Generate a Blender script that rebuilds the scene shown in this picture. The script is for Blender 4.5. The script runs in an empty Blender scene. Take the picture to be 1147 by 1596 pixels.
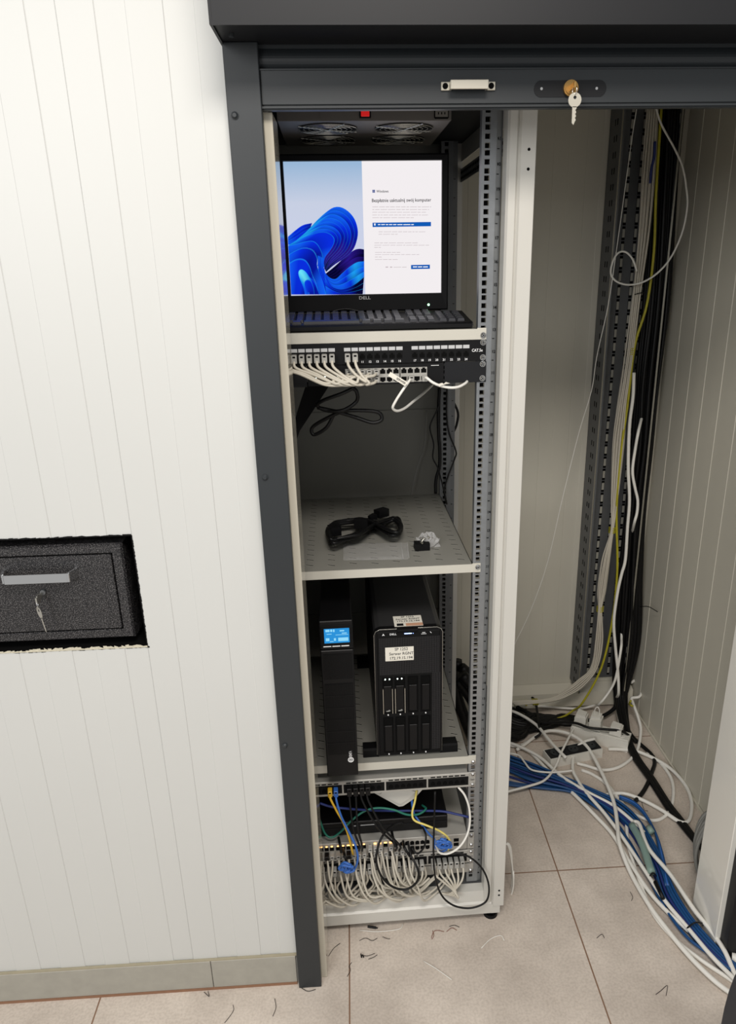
import bpy, math, random
from math import sin, cos, radians, pi
from mathutils import Vector, Matrix
rnd = random.Random(7)
COL = bpy.context.scene.collection
SC = bpy.context.scene

# ---------------------------------------------------------------- camera model
FPX, PITCH, ROLL, YAW, CX, CY, H = 1142.375, radians(19.5188), radians(1.021), radians(3.1016), 613.74, 816.83, 1.70
_f = Vector((sin(YAW)*cos(PITCH), cos(YAW)*cos(PITCH), -sin(PITCH)))
_r = Vector((cos(YAW), -sin(YAW), 0)); _d = _f.cross(_r)
C_R = cos(ROLL)*_r + sin(ROLL)*_d
C_D = -sin(ROLL)*_r + cos(ROLL)*_d
CAM = Vector((0, 0, H))
def ray(u, v): return C_R*((u-CX)/FPX) + C_D*((v-CY)/FPX) + _f
def fl(u, v, z=0.0):
    d = ray(u, v); t = (z-H)/d.z; return CAM + d*t
def wy(u, v, Y):
    d = ray(u, v); return CAM + d*(Y/d.y)
# rack frame: x' to the right along the rails, y' into the rack
TH = radians(1.2)
XA = Vector((cos(TH), sin(TH), 0)); YA = Vector((-sin(TH), cos(TH), 0)); RO = Vector((0.2834, 1.554, 0))
def rk(u, v, d):
    q = ray(u, v); t = (d + YA.dot(RO-CAM))/YA.dot(q); P = CAM + q*t - RO
    return Vector((XA.dot(P), d, P.z))
def rz(u, v, z):
    q = ray(u, v); t = (z-H)/q.z; P = CAM + q*t - RO
    return Vector((XA.dot(P), YA.dot(P), z))
def s7(a, b, d): return rk(480+a/3.3735, 1160+b/3.3735, d)
def s4(a, b, d): return rk(430+a/3.186, 450+b/3.186, d)

# ---------------------------------------------------------------- materials
MATS = {}
def mat(name, col, rough=.5, metal=0., var=.04, scale=30., bump=0., bscale=200., emit=None, es=1., spec=.5, coat=0., alpha=1., trans=0.):
    if name in MATS: return MATS[name]
    m = bpy.data.materials.new(name); m.use_nodes = True; nt = m.node_tree; b = nt.nodes['Principled BSDF']
    tc = nt.nodes.new('ShaderNodeTexCoord')
    n = nt.nodes.new('ShaderNodeTexNoise'); n.inputs['Scale'].default_value = scale; n.inputs['Detail'].default_value = 4
    nt.links.new(tc.outputs['Object'], n.inputs['Vector'])
    mx = nt.nodes.new('ShaderNodeMix'); mx.data_type = 'RGBA'
    c = Vector(col[:3])
    mx.inputs['A'].default_value = (*[max(0, x*(1-var)) for x in c], 1); mx.inputs['B'].default_value = (*[min(1, x*(1+var)) for x in c], 1)
    nt.links.new(n.outputs['Fac'], mx.inputs['Factor']); nt.links.new(mx.outputs['Result'], b.inputs['Base Color'])
    b.inputs['Roughness'].default_value = rough; b.inputs['Metallic'].default_value = metal
    b.inputs['Specular IOR Level'].default_value = spec; b.inputs['Coat Weight'].default_value = coat
    b.inputs['Alpha'].default_value = alpha; b.inputs['Transmission Weight'].default_value = trans
    if emit: b.inputs['Emission Color'].default_value = (*emit, 1); b.inputs['Emission Strength'].default_value = es
    if bump:
        n2 = nt.nodes.new('ShaderNodeTexNoise'); n2.inputs['Scale'].default_value = bscale; n2.inputs['Detail'].default_value = 3
        nt.links.new(tc.outputs['Object'], n2.inputs['Vector'])
        bp = nt.nodes.new('ShaderNodeBump'); bp.inputs['Strength'].default_value = bump; bp.inputs['Distance'].default_value = .002
        nt.links.new(n2.outputs['Fac'], bp.inputs['Height']); nt.links.new(bp.outputs['Normal'], b.inputs['Normal'])
    MATS[name] = m; return m
def emis(name, col, s=1.):
    if name in MATS: return MATS[name]
    m = bpy.data.materials.new(name); m.use_nodes = True; nt = m.node_tree; nt.nodes.clear()
    o = nt.nodes.new('ShaderNodeOutputMaterial'); e = nt.nodes.new('ShaderNodeEmission')
    e.inputs[0].default_value = (*col, 1); e.inputs[1].default_value = s; nt.links.new(e.outputs[0], o.inputs[0]); MATS[name] = m; return m
def srgb(r, g, b):
    f = lambda c: (c/12.92 if c <= .04045 else ((c+.055)/1.055)**2.4)
    return (f(r/255), f(g/255), f(b/255))

M_wall = mat('white_panel', srgb(201, 202, 199), .42, var=.02, scale=3, bump=.03, bscale=40)
M_wall_in = mat('inner_panel', srgb(204, 200, 186), .45, var=.03, scale=4, bump=.03, bscale=40)
M_jamb = mat('white_jamb', srgb(236, 234, 226), .2, var=.02, scale=5, coat=.5)
M_anth = mat('anthracite', srgb(38, 42, 45), .45, var=.05, scale=8, bump=.02, bscale=500)
M_anth2 = mat('anthracite_dark', srgb(22, 23, 26), .48, var=.04, scale=8, spec=.3)
M_black = mat('black_plastic', srgb(10, 10, 12), .45, var=.1, spec=.25)
M_mon = mat('monitor_black', srgb(8, 8, 10), .5, var=.05, spec=.12)
M_blackm = mat('black_matt', srgb(9, 9, 10), .7, var=.1, spec=.2)
M_hole = mat('deep_black', (0.003, 0.003, 0.003), .9, spec=.1)
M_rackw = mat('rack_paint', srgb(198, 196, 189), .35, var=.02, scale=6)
M_rackd = mat('rack_paint_shaded', srgb(120, 119, 112), .45, var=.05, scale=5)  # rack paint darkened, shade inside the cabinet put into the colour
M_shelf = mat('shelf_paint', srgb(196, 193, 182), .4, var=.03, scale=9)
M_zinc = mat('galvanised', srgb(150, 153, 156), .38, .75, var=.16, scale=60)
M_zincd = mat('galvanised_dull', srgb(104, 106, 108), .5, .35, var=.14, scale=30)
M_chrome = mat('chrome', srgb(215, 215, 215), .08, 1., var=.01)
M_steel = mat('steel', srgb(190, 188, 180), .25, .9, var=.05)
M_satin = mat('satin_nickel', srgb(205, 200, 186), .3, .6, var=.04)
M_brass = mat('brass', srgb(176, 140, 84), .32, .9, var=.08)
M_silver = mat('silver_face', srgb(172, 170, 164), .42, .25, var=.04)
M_white = mat('white_plastic', srgb(222, 220, 212), .4, var=.03)
M_cordw = mat('white_cable', srgb(232, 230, 223), .45, var=.05, scale=14)
M_cordp = mat('patch_cable', srgb(194, 188, 174), .5, var=.05, scale=14)
M_plug = mat('clear_grey_plug', srgb(166, 165, 160), .3, var=.08, scale=80)
M_blue = mat('blue_cable', srgb(22, 72, 124), .45, var=.12, scale=12)
M_blued = mat('navy_cable', srgb(30, 46, 110), .5, var=.1)
M_blueb = mat('bright_blue_cable', srgb(52, 106, 190), .45, var=.08)
M_yel = mat('yellow_cable', srgb(222, 178, 48), .45, var=.06)
M_yell = mat('pale_yellow_cable', srgb(224, 206, 110), .45, var=.06)
M_yg = mat('yellow_green_cable', srgb(168, 160, 34), .45, var=.3, scale=30)
M_green = mat('green_cable', srgb(28, 110, 92), .45, var=.08)
M_cordb = mat('black_cable', srgb(12, 12, 13), .45, var=.1, spec=.3)
M_grey = mat('grey_cable', srgb(128, 128, 124), .5, var=.06)
M_paper = mat('label_paper', srgb(226, 222, 210), .7, var=.02)
M_ink = mat('ink', srgb(40, 40, 44), .8)
M_inkw = mat('white_print_glow', srgb(225, 225, 225), .6, emit=(1, 1, 1), es=.12)  # print with a slight glow of its own added
M_key = mat('key_caps', srgb(52, 53, 58), .35, var=.08)
M_orange = mat('led_orange', (1, .5, .15), emit=(1, .48, .12), es=5)
M_ledw = mat('led_white', (1, 1, 1), emit=(.85, 1, .9), es=5)
M_ledg = mat('led_green', (.3, 1, .4), emit=(.35, 1, .5), es=3)
M_ledb = mat('led_blue', (.2, .4, 1), emit=(.35, .5, 1), es=4)
M_red = mat('red_rocker', srgb(160, 12, 14), .3, emit=(.8, .02, .02), es=.5)
M_bag = mat('clear_bag', (.85, .85, .85), .18, alpha=.2, var=.02, bump=.8, bscale=60)
M_skirt = mat('skirting_tile', srgb(160, 157, 147), .6, var=.12, scale=40, bump=.05)
M_grout = mat('brown_grout', srgb(140, 104, 80), .85, var=.15, scale=60)

def floor_mat():
    m = bpy.data.materials.new('floor_tiles'); m.use_nodes = True; nt = m.node_tree; b = nt.nodes['Principled BSDF']; N = nt.nodes.new; L = nt.links.new
    tc = N('ShaderNodeTexCoord')
    n1 = N('ShaderNodeTexNoise'); n1.inputs['Scale'].default_value = 4.5; n1.inputs['Detail'].default_value = 8; n1.inputs['Roughness'].default_value = .62
    n2 = N('ShaderNodeTexNoise'); n2.inputs['Scale'].default_value = 160; n2.inputs['Detail'].default_value = 4
    L(tc.outputs['Object'], n1.inputs['Vector']); L(tc.outputs['Object'], n2.inputs['Vector'])
    r = N('ShaderNodeValToRGB'); e = r.color_ramp.elements
    e[0].position = .3; e[0].color = (*srgb(186, 175, 164), 1); e[1].position = .72; e[1].color = (*srgb(222, 211, 199), 1)
    L(n1.outputs['Fac'], r.inputs['Fac'])
    mx = N('ShaderNodeMix'); mx.data_type = 'RGBA'; mx.blend_type = 'MULTIPLY'; mx.inputs['Factor'].default_value = .55
    r2 = N('ShaderNodeValToRGB'); r2.color_ramp.elements[0].position = .3; r2.color_ramp.elements[0].color = (.72, .7, .68, 1); r2.color_ramp.elements[1].position = .6; r2.color_ramp.elements[1].color = (1, 1, 1, 1)
    L(n2.outputs['Fac'], r2.inputs['Fac']); L(r.outputs['Color'], mx.inputs['A']); L(r2.outputs['Color'], mx.inputs['B'])
    # grout grid
    sp = N('ShaderNodeSeparateXYZ'); L(tc.outputs['Object'], sp.inputs[0])
    def line(out, off):
        a = N('ShaderNodeMath'); a.operation = 'SUBTRACT'; a.inputs[1].default_value = off; L(out, a.inputs[0])
        p = N('ShaderNodeMath'); p.operation = 'PINGPONG'; p.inputs[1].default_value = .308; L(a.outputs[0], p.inputs[0])
        l = N('ShaderNodeMath'); l.operation = 'LESS_THAN'; l.inputs[1].default_value = .0019; L(p.outputs[0], l.inputs[0]); return l
    lx = line(sp.outputs['X'], -.0585); ly = line(sp.outputs['Y'], 1.672)
    mm = N('ShaderNodeMath'); mm.operation = 'MAXIMUM'; L(lx.outputs[0], mm.inputs[0]); L(ly.outputs[0], mm.inputs[1])
    g = N('ShaderNodeMix'); g.data_type = 'RGBA'; L(mm.outputs[0], g.inputs['Factor']); L(mx.outputs['Result'], g.inputs['A'])
    g.inputs['B'].default_value = (*srgb(132, 104, 84), 1); L(g.outputs['Result'], b.inputs['Base Color'])
    b.inputs['Roughness'].default_value = .5; b.inputs['Specular IOR Level'].default_value = .35
    bp = N('ShaderNodeBump'); bp.inputs['Strength'].default_value = .06; L(n2.outputs['Fac'], bp.inputs['Height']); L(bp.outputs['Normal'], b.inputs['Normal'])
    return m
M_floor = floor_mat()
def hammer_mat():
    m = bpy.data.materials.new('hammered_black'); m.use_nodes = True; nt = m.node_tree; b = nt.nodes['Principled BSDF']; N = nt.nodes.new; L = nt.links.new
    tc = N('ShaderNodeTexCoord'); v = N('ShaderNodeTexNoise'); v.inputs['Scale'].default_value = 520; v.inputs['Detail'].default_value = 1.5
    L(tc.outputs['Object'], v.inputs['Vector'])
    r = N('ShaderNodeValToRGB'); e = r.color_ramp.elements; e[0].position = .5; e[0].color = (*srgb(22, 22, 25), 1); e[1].position = .68; e[1].color = (*srgb(106, 104, 104), 1)
    L(v.outputs['Fac'], r.inputs['Fac']); L(r.outputs['Color'], b.inputs['Base Color'])
    bp = N('ShaderNodeBump'); bp.inputs['Strength'].default_value = .35; bp.inputs['Distance'].default_value = .002; L(v.outputs['Fac'], bp.inputs['Height']); L(bp.outputs['Normal'], b.inputs['Normal'])
    b.inputs['Roughness'].default_value = .38; b.inputs['Metallic'].default_value = .15; return m
M_hammer = hammer_mat()

# ---------------------------------------------------------------- mesh builder
def catmull(pts, sub=8):
    P = [Vector(p) for p in pts]
    if len(P) < 3: return P
    P = [P[0]*2-P[1]] + P + [P[-1]*2-P[-2]]; out = []
    for i in range(1, len(P)-2):
        a, b, c, d = P[i-1:i+3]
        for k in range(sub):
            t = k/sub
            out.append(.5*((2*b)+(c-a)*t+(2*a-5*b+4*c-d)*t*t+(3*b-a-3*c+d)*t**3))
    out.append(P[-2]); return out
class MB:
    def __init__(s): s.v = []; s.f = []; s.m = []; s.sm = []
    def add(s, vs, fs, m=0, smooth=False):
        o = len(s.v); s.v += [Vector(v) for v in vs]
        for f in fs: s.f.append([i+o for i in f]); s.m.append(m); s.sm.append(smooth)
        return s
    def box(s, a, b, m=0, bev=0.):
        x0, y0, z0 = a; x1, y1, z1 = b
        if x0 > x1: x0, x1 = x1, x0
        if y0 > y1: y0, y1 = y1, y0
        if z0 > z1: z0, z1 = z1, z0
        if not bev:
            return s.add([(x0,y0,z0),(x1,y0,z0),(x1,y1,z0),(x0,y1,z0),(x0,y0,z1),(x1,y0,z1),(x1,y1,z1),(x0,y1,z1)],
                     [(3,2,1,0),(4,5,6,7),(0,1,5,4),(1,2,6,5),(2,3,7,6),(3,0,4,7)], m)
        c = bev; o = len(s.v); X, Y, Z = (x0, x1), (y0, y1), (z0, z1); vs = []; ix = {}
        for i in (0, 1):
            for j in (0, 1):
                for k in (0, 1):
                    sx, sy, sz = (1-2*i)*c, (1-2*j)*c, (1-2*k)*c
                    for t, q in enumerate(((X[i], Y[j]+sy, Z[k]+sz), (X[i]+sx, Y[j], Z[k]+sz), (X[i]+sx, Y[j]+sy, Z[k]))):
                        ix[(i, j, k, t)] = len(vs); vs.append(q)
        F = []
        F.append([ix[(0,a,b,0)] for a,b in ((0,0),(0,1),(1,1),(1,0))]); F.append([ix[(1,a,b,0)] for a,b in ((0,0),(1,0),(1,1),(0,1))])
        F.append([ix[(a,0,b,1)] for a,b in ((0,0),(1,0),(1,1),(0,1))]); F.append([ix[(a,1,b,1)] for a,b in ((0,0),(0,1),(1,1),(1,0))])
        F.append([ix[(a,b,0,2)] for a,b in ((0,0),(0,1),(1,1),(1,0))]); F.append([ix[(a,b,1,2)] for a,b in ((0,0),(1,0),(1,1),(0,1))])
        for j in (0,1):
            for k in (0,1): F.append([ix[(0,j,k,1)], ix[(1,j,k,1)], ix[(1,j,k,2)], ix[(0,j,k,2)]])
        for i in (0,1):
            for k in (0,1): F.append([ix[(i,0,k,0)], ix[(i,1,k,0)], ix[(i,1,k,2)], ix[(i,0,k,2)]])
            for j in (0,1): F.append([ix[(i,j,0,0)], ix[(i,j,1,0)], ix[(i,j,1,1)], ix[(i,j,0,1)]])
            for j in (0,1):
                for k in (0,1): F.append([ix[(i,j,k,0)], ix[(i,j,k,1)], ix[(i,j,k,2)]])
        return s.add(vs, F, m)
    def quad(s, a, b, c, d, m=0): return s.add([a, b, c, d], [(0, 1, 2, 3)], m)
    def cyl(s, a, b, r, m=0, n=16, r2=None, smooth=True):
        a = Vector(a); b = Vector(b); r2 = r if r2 is None else r2
        d = (b-a).normalized(); u = d.orthogonal().normalized(); w = d.cross(u); vs = []
        for k in range(n):
            t = 2*pi*k/n; q = u*cos(t)+w*sin(t); vs += [a+q*r, b+q*r2]
        s.add(vs, [(2*k, 2*((k+1) % n), 2*((k+1) % n)+1, 2*k+1) for k in range(n)], m, smooth)
        return s.add(vs, [[2*k for k in range(n)][::-1], [2*k+1 for k in range(n)]], m)
    def tube(s, pts, r, m=0, n=7, sub=6, raw=False, flat=1.):
        P = pts if raw else catmull(pts, sub); P = [Vector(p) for p in P]
        Q = [P[0]]
        for p in P[1:]:
            if (p-Q[-1]).length > 1e-5: Q.append(p)
        P = Q
        if len(P) < 2: return s
        T = (P[1]-P[0]).normalized(); u = T.orthogonal().normalized(); vs = []
        for i, p in enumerate(P):
            t = (P[min(i+1, len(P)-1)]-P[max(i-1, 0)])
            if t.length < 1e-8: t = T
            t.normalize(); u = (u-t*u.dot(t))
            u = t.orthogonal().normalized() if u.length < 1e-6 else u.normalized()
            w = t.cross(u)
            for k in range(n):
                a = 2*pi*k/n; q = p+(u*cos(a)+w*sin(a))*r
                vs.append(q)
        fs = []
        for i in range(len(P)-1):
            for k in range(n):
                k2 = (k+1) % n; fs.append((i*n+k, i*n+k2, (i+1)*n+k2, (i+1)*n+k))
        fs.append(list(range(n))[::-1]); fs.append([(len(P)-1)*n+k for k in range(n)])
        return s.add(vs, fs, m, True)
    def prism(s, poly, axis, a, b, m=0):
        # poly: 2-D outline; axis 'x','y','z' extruded from a to b
        def P(p, t): return {'x': (t, p[0], p[1]), 'y': (p[0], t, p[1]), 'z': (p[0], p[1], t)}[axis]
        n = len(poly); vs = [P(p, a) for p in poly]+[P(p, b) for p in poly]
        return s.add(vs, [list(range(n))[::-1], list(range(n, 2*n))]+[(i, (i+1) % n, (i+1) % n+n, i+n) for i in range(n)], m)
    def torus(s, c, R, r, nrm, m=0, n=24):
        nrm = Vector(nrm).normalized(); u = nrm.orthogonal().normalized(); w = nrm.cross(u); c = Vector(c)
        return s.tube([c+(u*cos(2*pi*k/n)+w*sin(2*pi*k/n))*R for k in range(n+1)], r, m, raw=True, n=6)
BASE = {}
def mesh_obj(name, mb, mats, base, fix=True):
    me = bpy.data.meshes.new(name)
    me.from_pydata([tuple(v-base) for v in mb.v], [], mb.f)
    for x in (mats if isinstance(mats, (list, tuple)) else [mats]): me.materials.append(x)
    me.polygons.foreach_set('material_index', mb.m); me.polygons.foreach_set('use_smooth', mb.sm)
    me.update()
    if fix:
        import bmesh
        bm = bmesh.new(); bm.from_mesh(me); bmesh.ops.recalc_face_normals(bm, faces=bm.faces); bm.to_mesh(me); bm.free()
    o = bpy.data.objects.new(name, me); COL.objects.link(o); return o
def place(o, base, frame):
    if frame == 'R': o.location = RO+XA*base.x+YA*base.y+Vector((0, 0, base.z)); o.rotation_euler = (0, 0, TH)
    else: o.location = base
def meta(o, label, cat, group=None, kind=None):
    if label: o['label'] = label
    if cat: o['category'] = cat
    if group: o['group'] = group
    if kind: o['kind'] = kind
def thing(name, label, cat, base, frame='W', group=None, kind=None):
    o = bpy.data.objects.new(name, None); o.empty_display_size = .05; COL.objects.link(o)
    base = Vector(base); place(o, base, frame); meta(o, label, cat, group, kind); BASE[o.name] = base; return o
def part(name, mb, mats, parent, label=None, kind=None):
    b = BASE[parent.name]; o = mesh_obj(name, mb, mats, b); o.parent = parent; BASE[o.name] = b
    if label: o['label'] = label
    if kind: o['kind'] = kind
    return o
def solo(name, mb, mats, label, cat, frame='W', group=None, kind=None, base=None):
    if base is None:
        xs = [v.x for v in mb.v]; ys = [v.y for v in mb.v]; zs = [v.z for v in mb.v]
        base = Vector(((min(xs)+max(xs))/2, (min(ys)+max(ys))/2, min(zs)))
    base = Vector(base); o = mesh_obj(name, mb, mats, base); place(o, base, frame); meta(o, label, cat, group, kind); BASE[o.name] = base; return o
def struct(name, mb, mats): return solo(name, mb, mats, None, None, kind='structure', base=(0, 0, 0))
def text_mb(body, size, pos, m=0, align='LEFT', rot=0., up=(0, 0, 1), right=(1, 0, 0), ext=.0002, wide=1.):
    cu = bpy.data.curves.new('t', 'FONT'); cu.body = body; cu.size = size; cu.align_x = align; cu.align_y = 'CENTER'; cu.resolution_u = 2; cu.offset = size*.012
    ob = bpy.data.objects.new('t', cu); COL.objects.link(ob); dg = bpy.context.evaluated_depsgraph_get()
    me = bpy.data.meshes.new_from_object(ob.evaluated_get(dg)); bpy.data.objects.remove(ob); 
    mb = MB(); up = Vector(up); right = Vector(right); pos = Vector(pos); vs = []
    c, s_ = cos(rot), sin(rot)
    for v in me.vertices:
        x, y = v.co.x*wide, v.co.y; x, y = x*c-y*s_, x*s_+y*c
        vs.append(pos+right*x+up*y)
    mb.add(vs, [list(p.vertices) for p in me.polygons], m); bpy.data.meshes.remove(me); return mb
def merge(a, b):
    o = len(a.v); a.v += b.v; a.f += [[i+o for i in f] for f in b.f]; a.m += b.m; a.sm += b.sm; return a
def screw_mb(x, z, d=0., r=.0062):
    mb = MB(); mb.cyl((x, d-.0005, z), (x, d-.002, z), r, 0, 18); mb.cyl((x, d-.002, z), (x, d-.0042, z), r*.85, 0, 18, r2=r*.5)
    a = rnd.uniform(0, 1.5)
    for k in (0, 1):
        u = Vector((cos(a+k*pi/2), 0, sin(a+k*pi/2))); w = Vector((-u.z, 0, u.x)); c = Vector((x, d-.0044, z))
        mb.quad(c-u*.003-w*.0006, c+u*.003-w*.0006, c+u*.003+w*.0006, c-u*.003+w*.0006, 1)
    return mb
def screws(parent, zs, x=-.0066, d=-.002):
    for z in zs:
        part('screw', screw_mb(x, z, d), [M_chrome, M_hole], parent)

# ---------------------------------------------------------------- ribbed panel walls
PITCH_R = .1065
def ribbed(p0, u, nrm, length, z0, z1, off, bandw=.0483, depth=.0009, thick=.04, hole=None, mats=None):
    """vertical micro-ribbed sandwich panel: u along the wall, nrm facing the viewer"""
    u = Vector(u); nrm = Vector(nrm); p0 = Vector(p0); prof = [(0., 0.)]
    k = math.floor(-off/PITCH_R)
    s = off+(k)*PITCH_R
    while s < length:
        a, b = s, s+bandw
        for q, dd in ((a-.0004, 0), (a+.0008, -depth-.0004), (a+.0022, -depth), (b-.0006, -depth), (b+.0006, 0.)):
            if 0 < q < length: prof.append((q, dd))
        s += PITCH_R
    prof.append((length, prof[-1][1])); return prof
def wall_mb(p0, u, nrm, length, z0, z1, off, **kw):
    prof = ribbed(p0, u, nrm, length, z0, z1, off, **kw); mb = MB(); u = Vector(u); nrm = Vector(nrm); p0 = Vector(p0)
    for (a, da), (b, db) in zip(prof, prof[1:]):
        A = p0+u*a+nrm*da; B = p0+u*b+nrm*db
        mb.quad((A.x, A.y, z0), (B.x, B.y, z0), (B.x, B.y, z1), (A.x, A.y, z1))
    return mb
def slab_back(mb, p0, u, nrm, length, z0, z1, t=.05):
    u = Vector(u); nrm = Vector(nrm); A = Vector(p0)-nrm*t; B = A+u*length; C = Vector(p0)-nrm*.004; D = C+u*length
    mb.quad((A.x, A.y, z0), (B.x, B.y, z0), (B.x, B.y, z1), (A.x, A.y, z1))
    mb.quad((A.x, A.y, z1), (B.x, B.y, z1), (D.x, D.y, z1), (C.x, C.y, z1)); mb.quad((A.x, A.y, z0), (B.x, B.y, z0), (D.x, D.y, z0), (C.x, C.y, z0))
    mb.quad((A.x, A.y, z0), (C.x, C.y, z0), (C.x, C.y, z1), (A.x, A.y, z1)); mb.quad((B.x, B.y, z0), (D.x, D.y, z0), (D.x, D.y, z1), (B.x, B.y, z1))
    return mb

# floor
mb = MB(); mb.box((-2.6, -.6, -.05), (2.4, 2.7, 0)); struct('floor', mb, M_floor)
# front left wall with a cut-out for the safe
WX0, WX1, WY_ = -1.9, -.1315, 1.372
hx1, hz0, hz1 = -.4395, .964, 1.2095
hx0 = -.96
off = (-.4869-WX0) % PITCH_R
mb = MB()
def wpiece(x0, x1, z0, z1):
    o = (off-(x0-WX0)) % PITCH_R
    merge(mb, wall_mb((x0, WY_, 0), (1, 0, 0), (0, -1, 0), x1-x0, z0, z1, o))
wpiece(WX0, hx0, 0, 2.9); wpiece(hx1, WX1, 0, 2.9); wpiece(hx0, hx1, 0, hz0); wpiece(hx0, hx1, hz1, 2.9)
# thickness of the cut-out and the panel edge
T = .10
mb.quad((hx1, WY_, hz0), (hx1, WY_+T, hz0), (hx1, WY_+T, hz1), (hx1, WY_, hz1), 1)
mb.quad((hx0, WY_, hz1), (hx1, WY_, hz1), (hx1, WY_+T, hz1), (hx0, WY_+T, hz1), 1)
mb.quad((hx0, WY_, hz0), (hx1, WY_, hz0), (hx1, WY_+T, hz0), (hx0, WY_+T, hz0), 1)
mb.quad((hx0, WY_+.11, hz0-.05), (hx1+.05, WY_+.11, hz0-.05), (hx1+.05, WY_+.11, hz1+.05), (hx0, WY_+.11, hz1+.05), 1)
mb.box((WX0, WY_+.125, 0), (WX1, WY_+.13, 2.9), 0)
mb.quad((WX1, WY_, 0), (WX1, WY_+.13, 0), (WX1, WY_+.13, 2.9), (WX1, WY_, 2.9), 0)
struct('wall_left', mb, [M_wall, M_hole])
# ragged torn sheet edge round the cut-out
mb = MB(); mc = MB()
def ragged(a, b, w, inward, mbx, mi=0, n=60):
    a = Vector(a); b = Vector(b); inward = Vector(inward)
    for i in range(n):
        p = a.lerp(b, i/n); q = a.lerp(b, (i+1)/n); h0 = w*rnd.uniform(.2, 1); h1 = w*rnd.uniform(.2, 1)
        mbx.quad(p-inward*.001, q-inward*.001, q+inward*h1, p+inward*h0, mi)
Y = WY_-.0006
ragged((hx0, Y, hz1), (hx1, Y, hz1), .003, (0, 0, 1), mb); ragged((hx1, Y, hz0), (hx1, Y, hz1), .0022, (1, 0, 0), mb)
ragged((hx0, Y, hz0), (hx1+.004, Y, hz0), .0028, (0, 0, -1), mb)
ragged((hx0, Y-.0004, hz0), (hx1, Y-.0004, hz0), .0075, (0, 0, 1), mb, 1, 70)
struct('trim_1', mb, [M_blackm, mat('torn_foam', srgb(196, 190, 170), .8, var=.3, scale=300)])
# skirting tiles
for n_, (a, b) in enumerate(((-1.9, -1.013), (-1.011, -.3975), (-.396, -.189))):
    mb = MB(); mb.box((a, 1.3645, .006), (b, 1.3712, .0925), 0, .001)
    o = struct('baseboard_left', mb, M_skirt)
mb = MB(); mb.box((-1.9, 1.3655, .0925), (-.184, 1.3718, .0958), 1); mb.box((-1.9, 1.3625, .0), (-.189, 1.3715, .006)); struct('trim_2', mb, [M_grout, mat('beige_sealant', srgb(160, 152, 130), .8, var=.15)])
# left white jamb (folded flashing round the panel edge)
mb = MB(); mb.box((-.131, 1.377, .0), (-.1145, 1.472, 1.94), 0, .0008); struct('trim_3', mb, mat('jamb_left', srgb(192, 186, 170), .14, var=.03, scale=5, coat=.5))
# right: jamb and wall
mb = MB(); mb.box((.893, 1.386, 0), (1.60, 1.515, 2.9), 0, .0012); struct('wall_front_right', mb, M_jamb)
# header wall above the opening
mb = MB(); mb.box((-.13, 1.40, 2.02), (.893, 1.50, 2.9)); struct('wall_header', mb, M_wall)
# inner room
mb = wall_mb((-.75, 2.54, 0), (1, 0, 0), (0, -1, 0), 1.84, 0, 2.4, .03, depth=.0006); slab_back(mb, (-.75, 2.54, 0), (1, 0, 0), (0, -1, 0), 1.84, 0, 2.4); struct('wall_back', mb, M_wall_in)
mb = wall_mb((1.09, 1.515, 0), (0, 1, 0), (-1, 0, 0), 1.03, 0, 2.4, .02, depth=.0014); slab_back(mb, (1.09, 1.515, 0), (0, 1, 0), (-1, 0, 0), 1.03, 0, 2.4); struct('wall_right', mb, M_wall_in)
mb = MB(); mb.box((-.80, 1.50, 0), (-.75, 2.59, 2.4)); struct('wall_inner_left', mb, M_wall_in)
mb = MB(); mb.box((-.80, 1.50, 2.4), (1.14, 2.59, 2.45)); struct('ceiling', mb, M_wall_in)
# back skirting profile with sloped top
mb = MB(); mb.prism([(2.488, .012), (2.538, .012), (2.538, .09), (2.49, .073)], 'x', -.75, 1.085); struct('baseboard_back', mb, M_wall_in)
mb = MB(); mb.box((1.083, 1.515, 0), (1.0895, 2.48, .008)); struct('baseboard_right', mb, M_wall_in)

# ---------------------------------------------------------------- roller shutter
sh = thing('shutter_housing', 'dark grey roller shutter housing with its guide rails around the opening', 'roller shutter', (.38, 1.36, 0))
mb = MB(); zb = 2.034
mb.prism([(1.2525, zb), (1.372, zb), (1.372, 2.26), (1.30, 2.26), (1.2525, 2.21)], 'x', -.184, 1.3)
mb.box((-.184, 1.2515, zb-.004), (1.3, 1.2545, zb+.002)); mb.box((-.186, 1.252, zb-.003), (-.182, 1.372, 2.26))
part('housing_box', mb, M_anth2, sh)
mb = MB(); mb.box((-.184, 1.351, 0), (-.1285, 1.3715, zb), 0, .0012); part('guide_rail', mb, M_anth, sh)
mb = MB(); mb.box((.905, 1.351, 0), (.962, 1.3855, zb), 0, .0012); part('guide_rail', mb, M_anth2, sh)
for u, v in ((366, 180), (413, 744), (444, 1162)):
    p = wy(u, v, 1.351); mb = MB(); mb.cyl((p.x, 1.351, p.z), (p.x, 1.3495, p.z), .0062, 0, 20); mb.cyl((p.x, 1.3495, p.z), (p.x, 1.346, p.z), .0058, 0, 20, r2=.003); part('rivet', mb, M_anth, sh)
p = wy(357, 55, 1.30); mb = MB(); mb.cyl((-.163, 1.31, zb-.0045), (-.163, 1.31, zb), .004, 0, 14); part('rivet', mb, M_anth, sh)
cu = thing('shutter_curtain', 'raised dark grey shutter curtain with its bottom bar, handle and lock', 'shutter', (.38, 1.365, 1.94))
mb = MB()
pr = [(1.369, zb)]
for k in range(9): a = k/8*pi; pr.append((1.369-.006*sin(a), 2.0285-(k/8)*.030))
pr += [(1.369, 1.998), (1.376, 1.998), (1.376, zb)]
mb.prism(pr, 'x', -.1285, .905); part('slat', mb, M_anth, cu)
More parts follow.
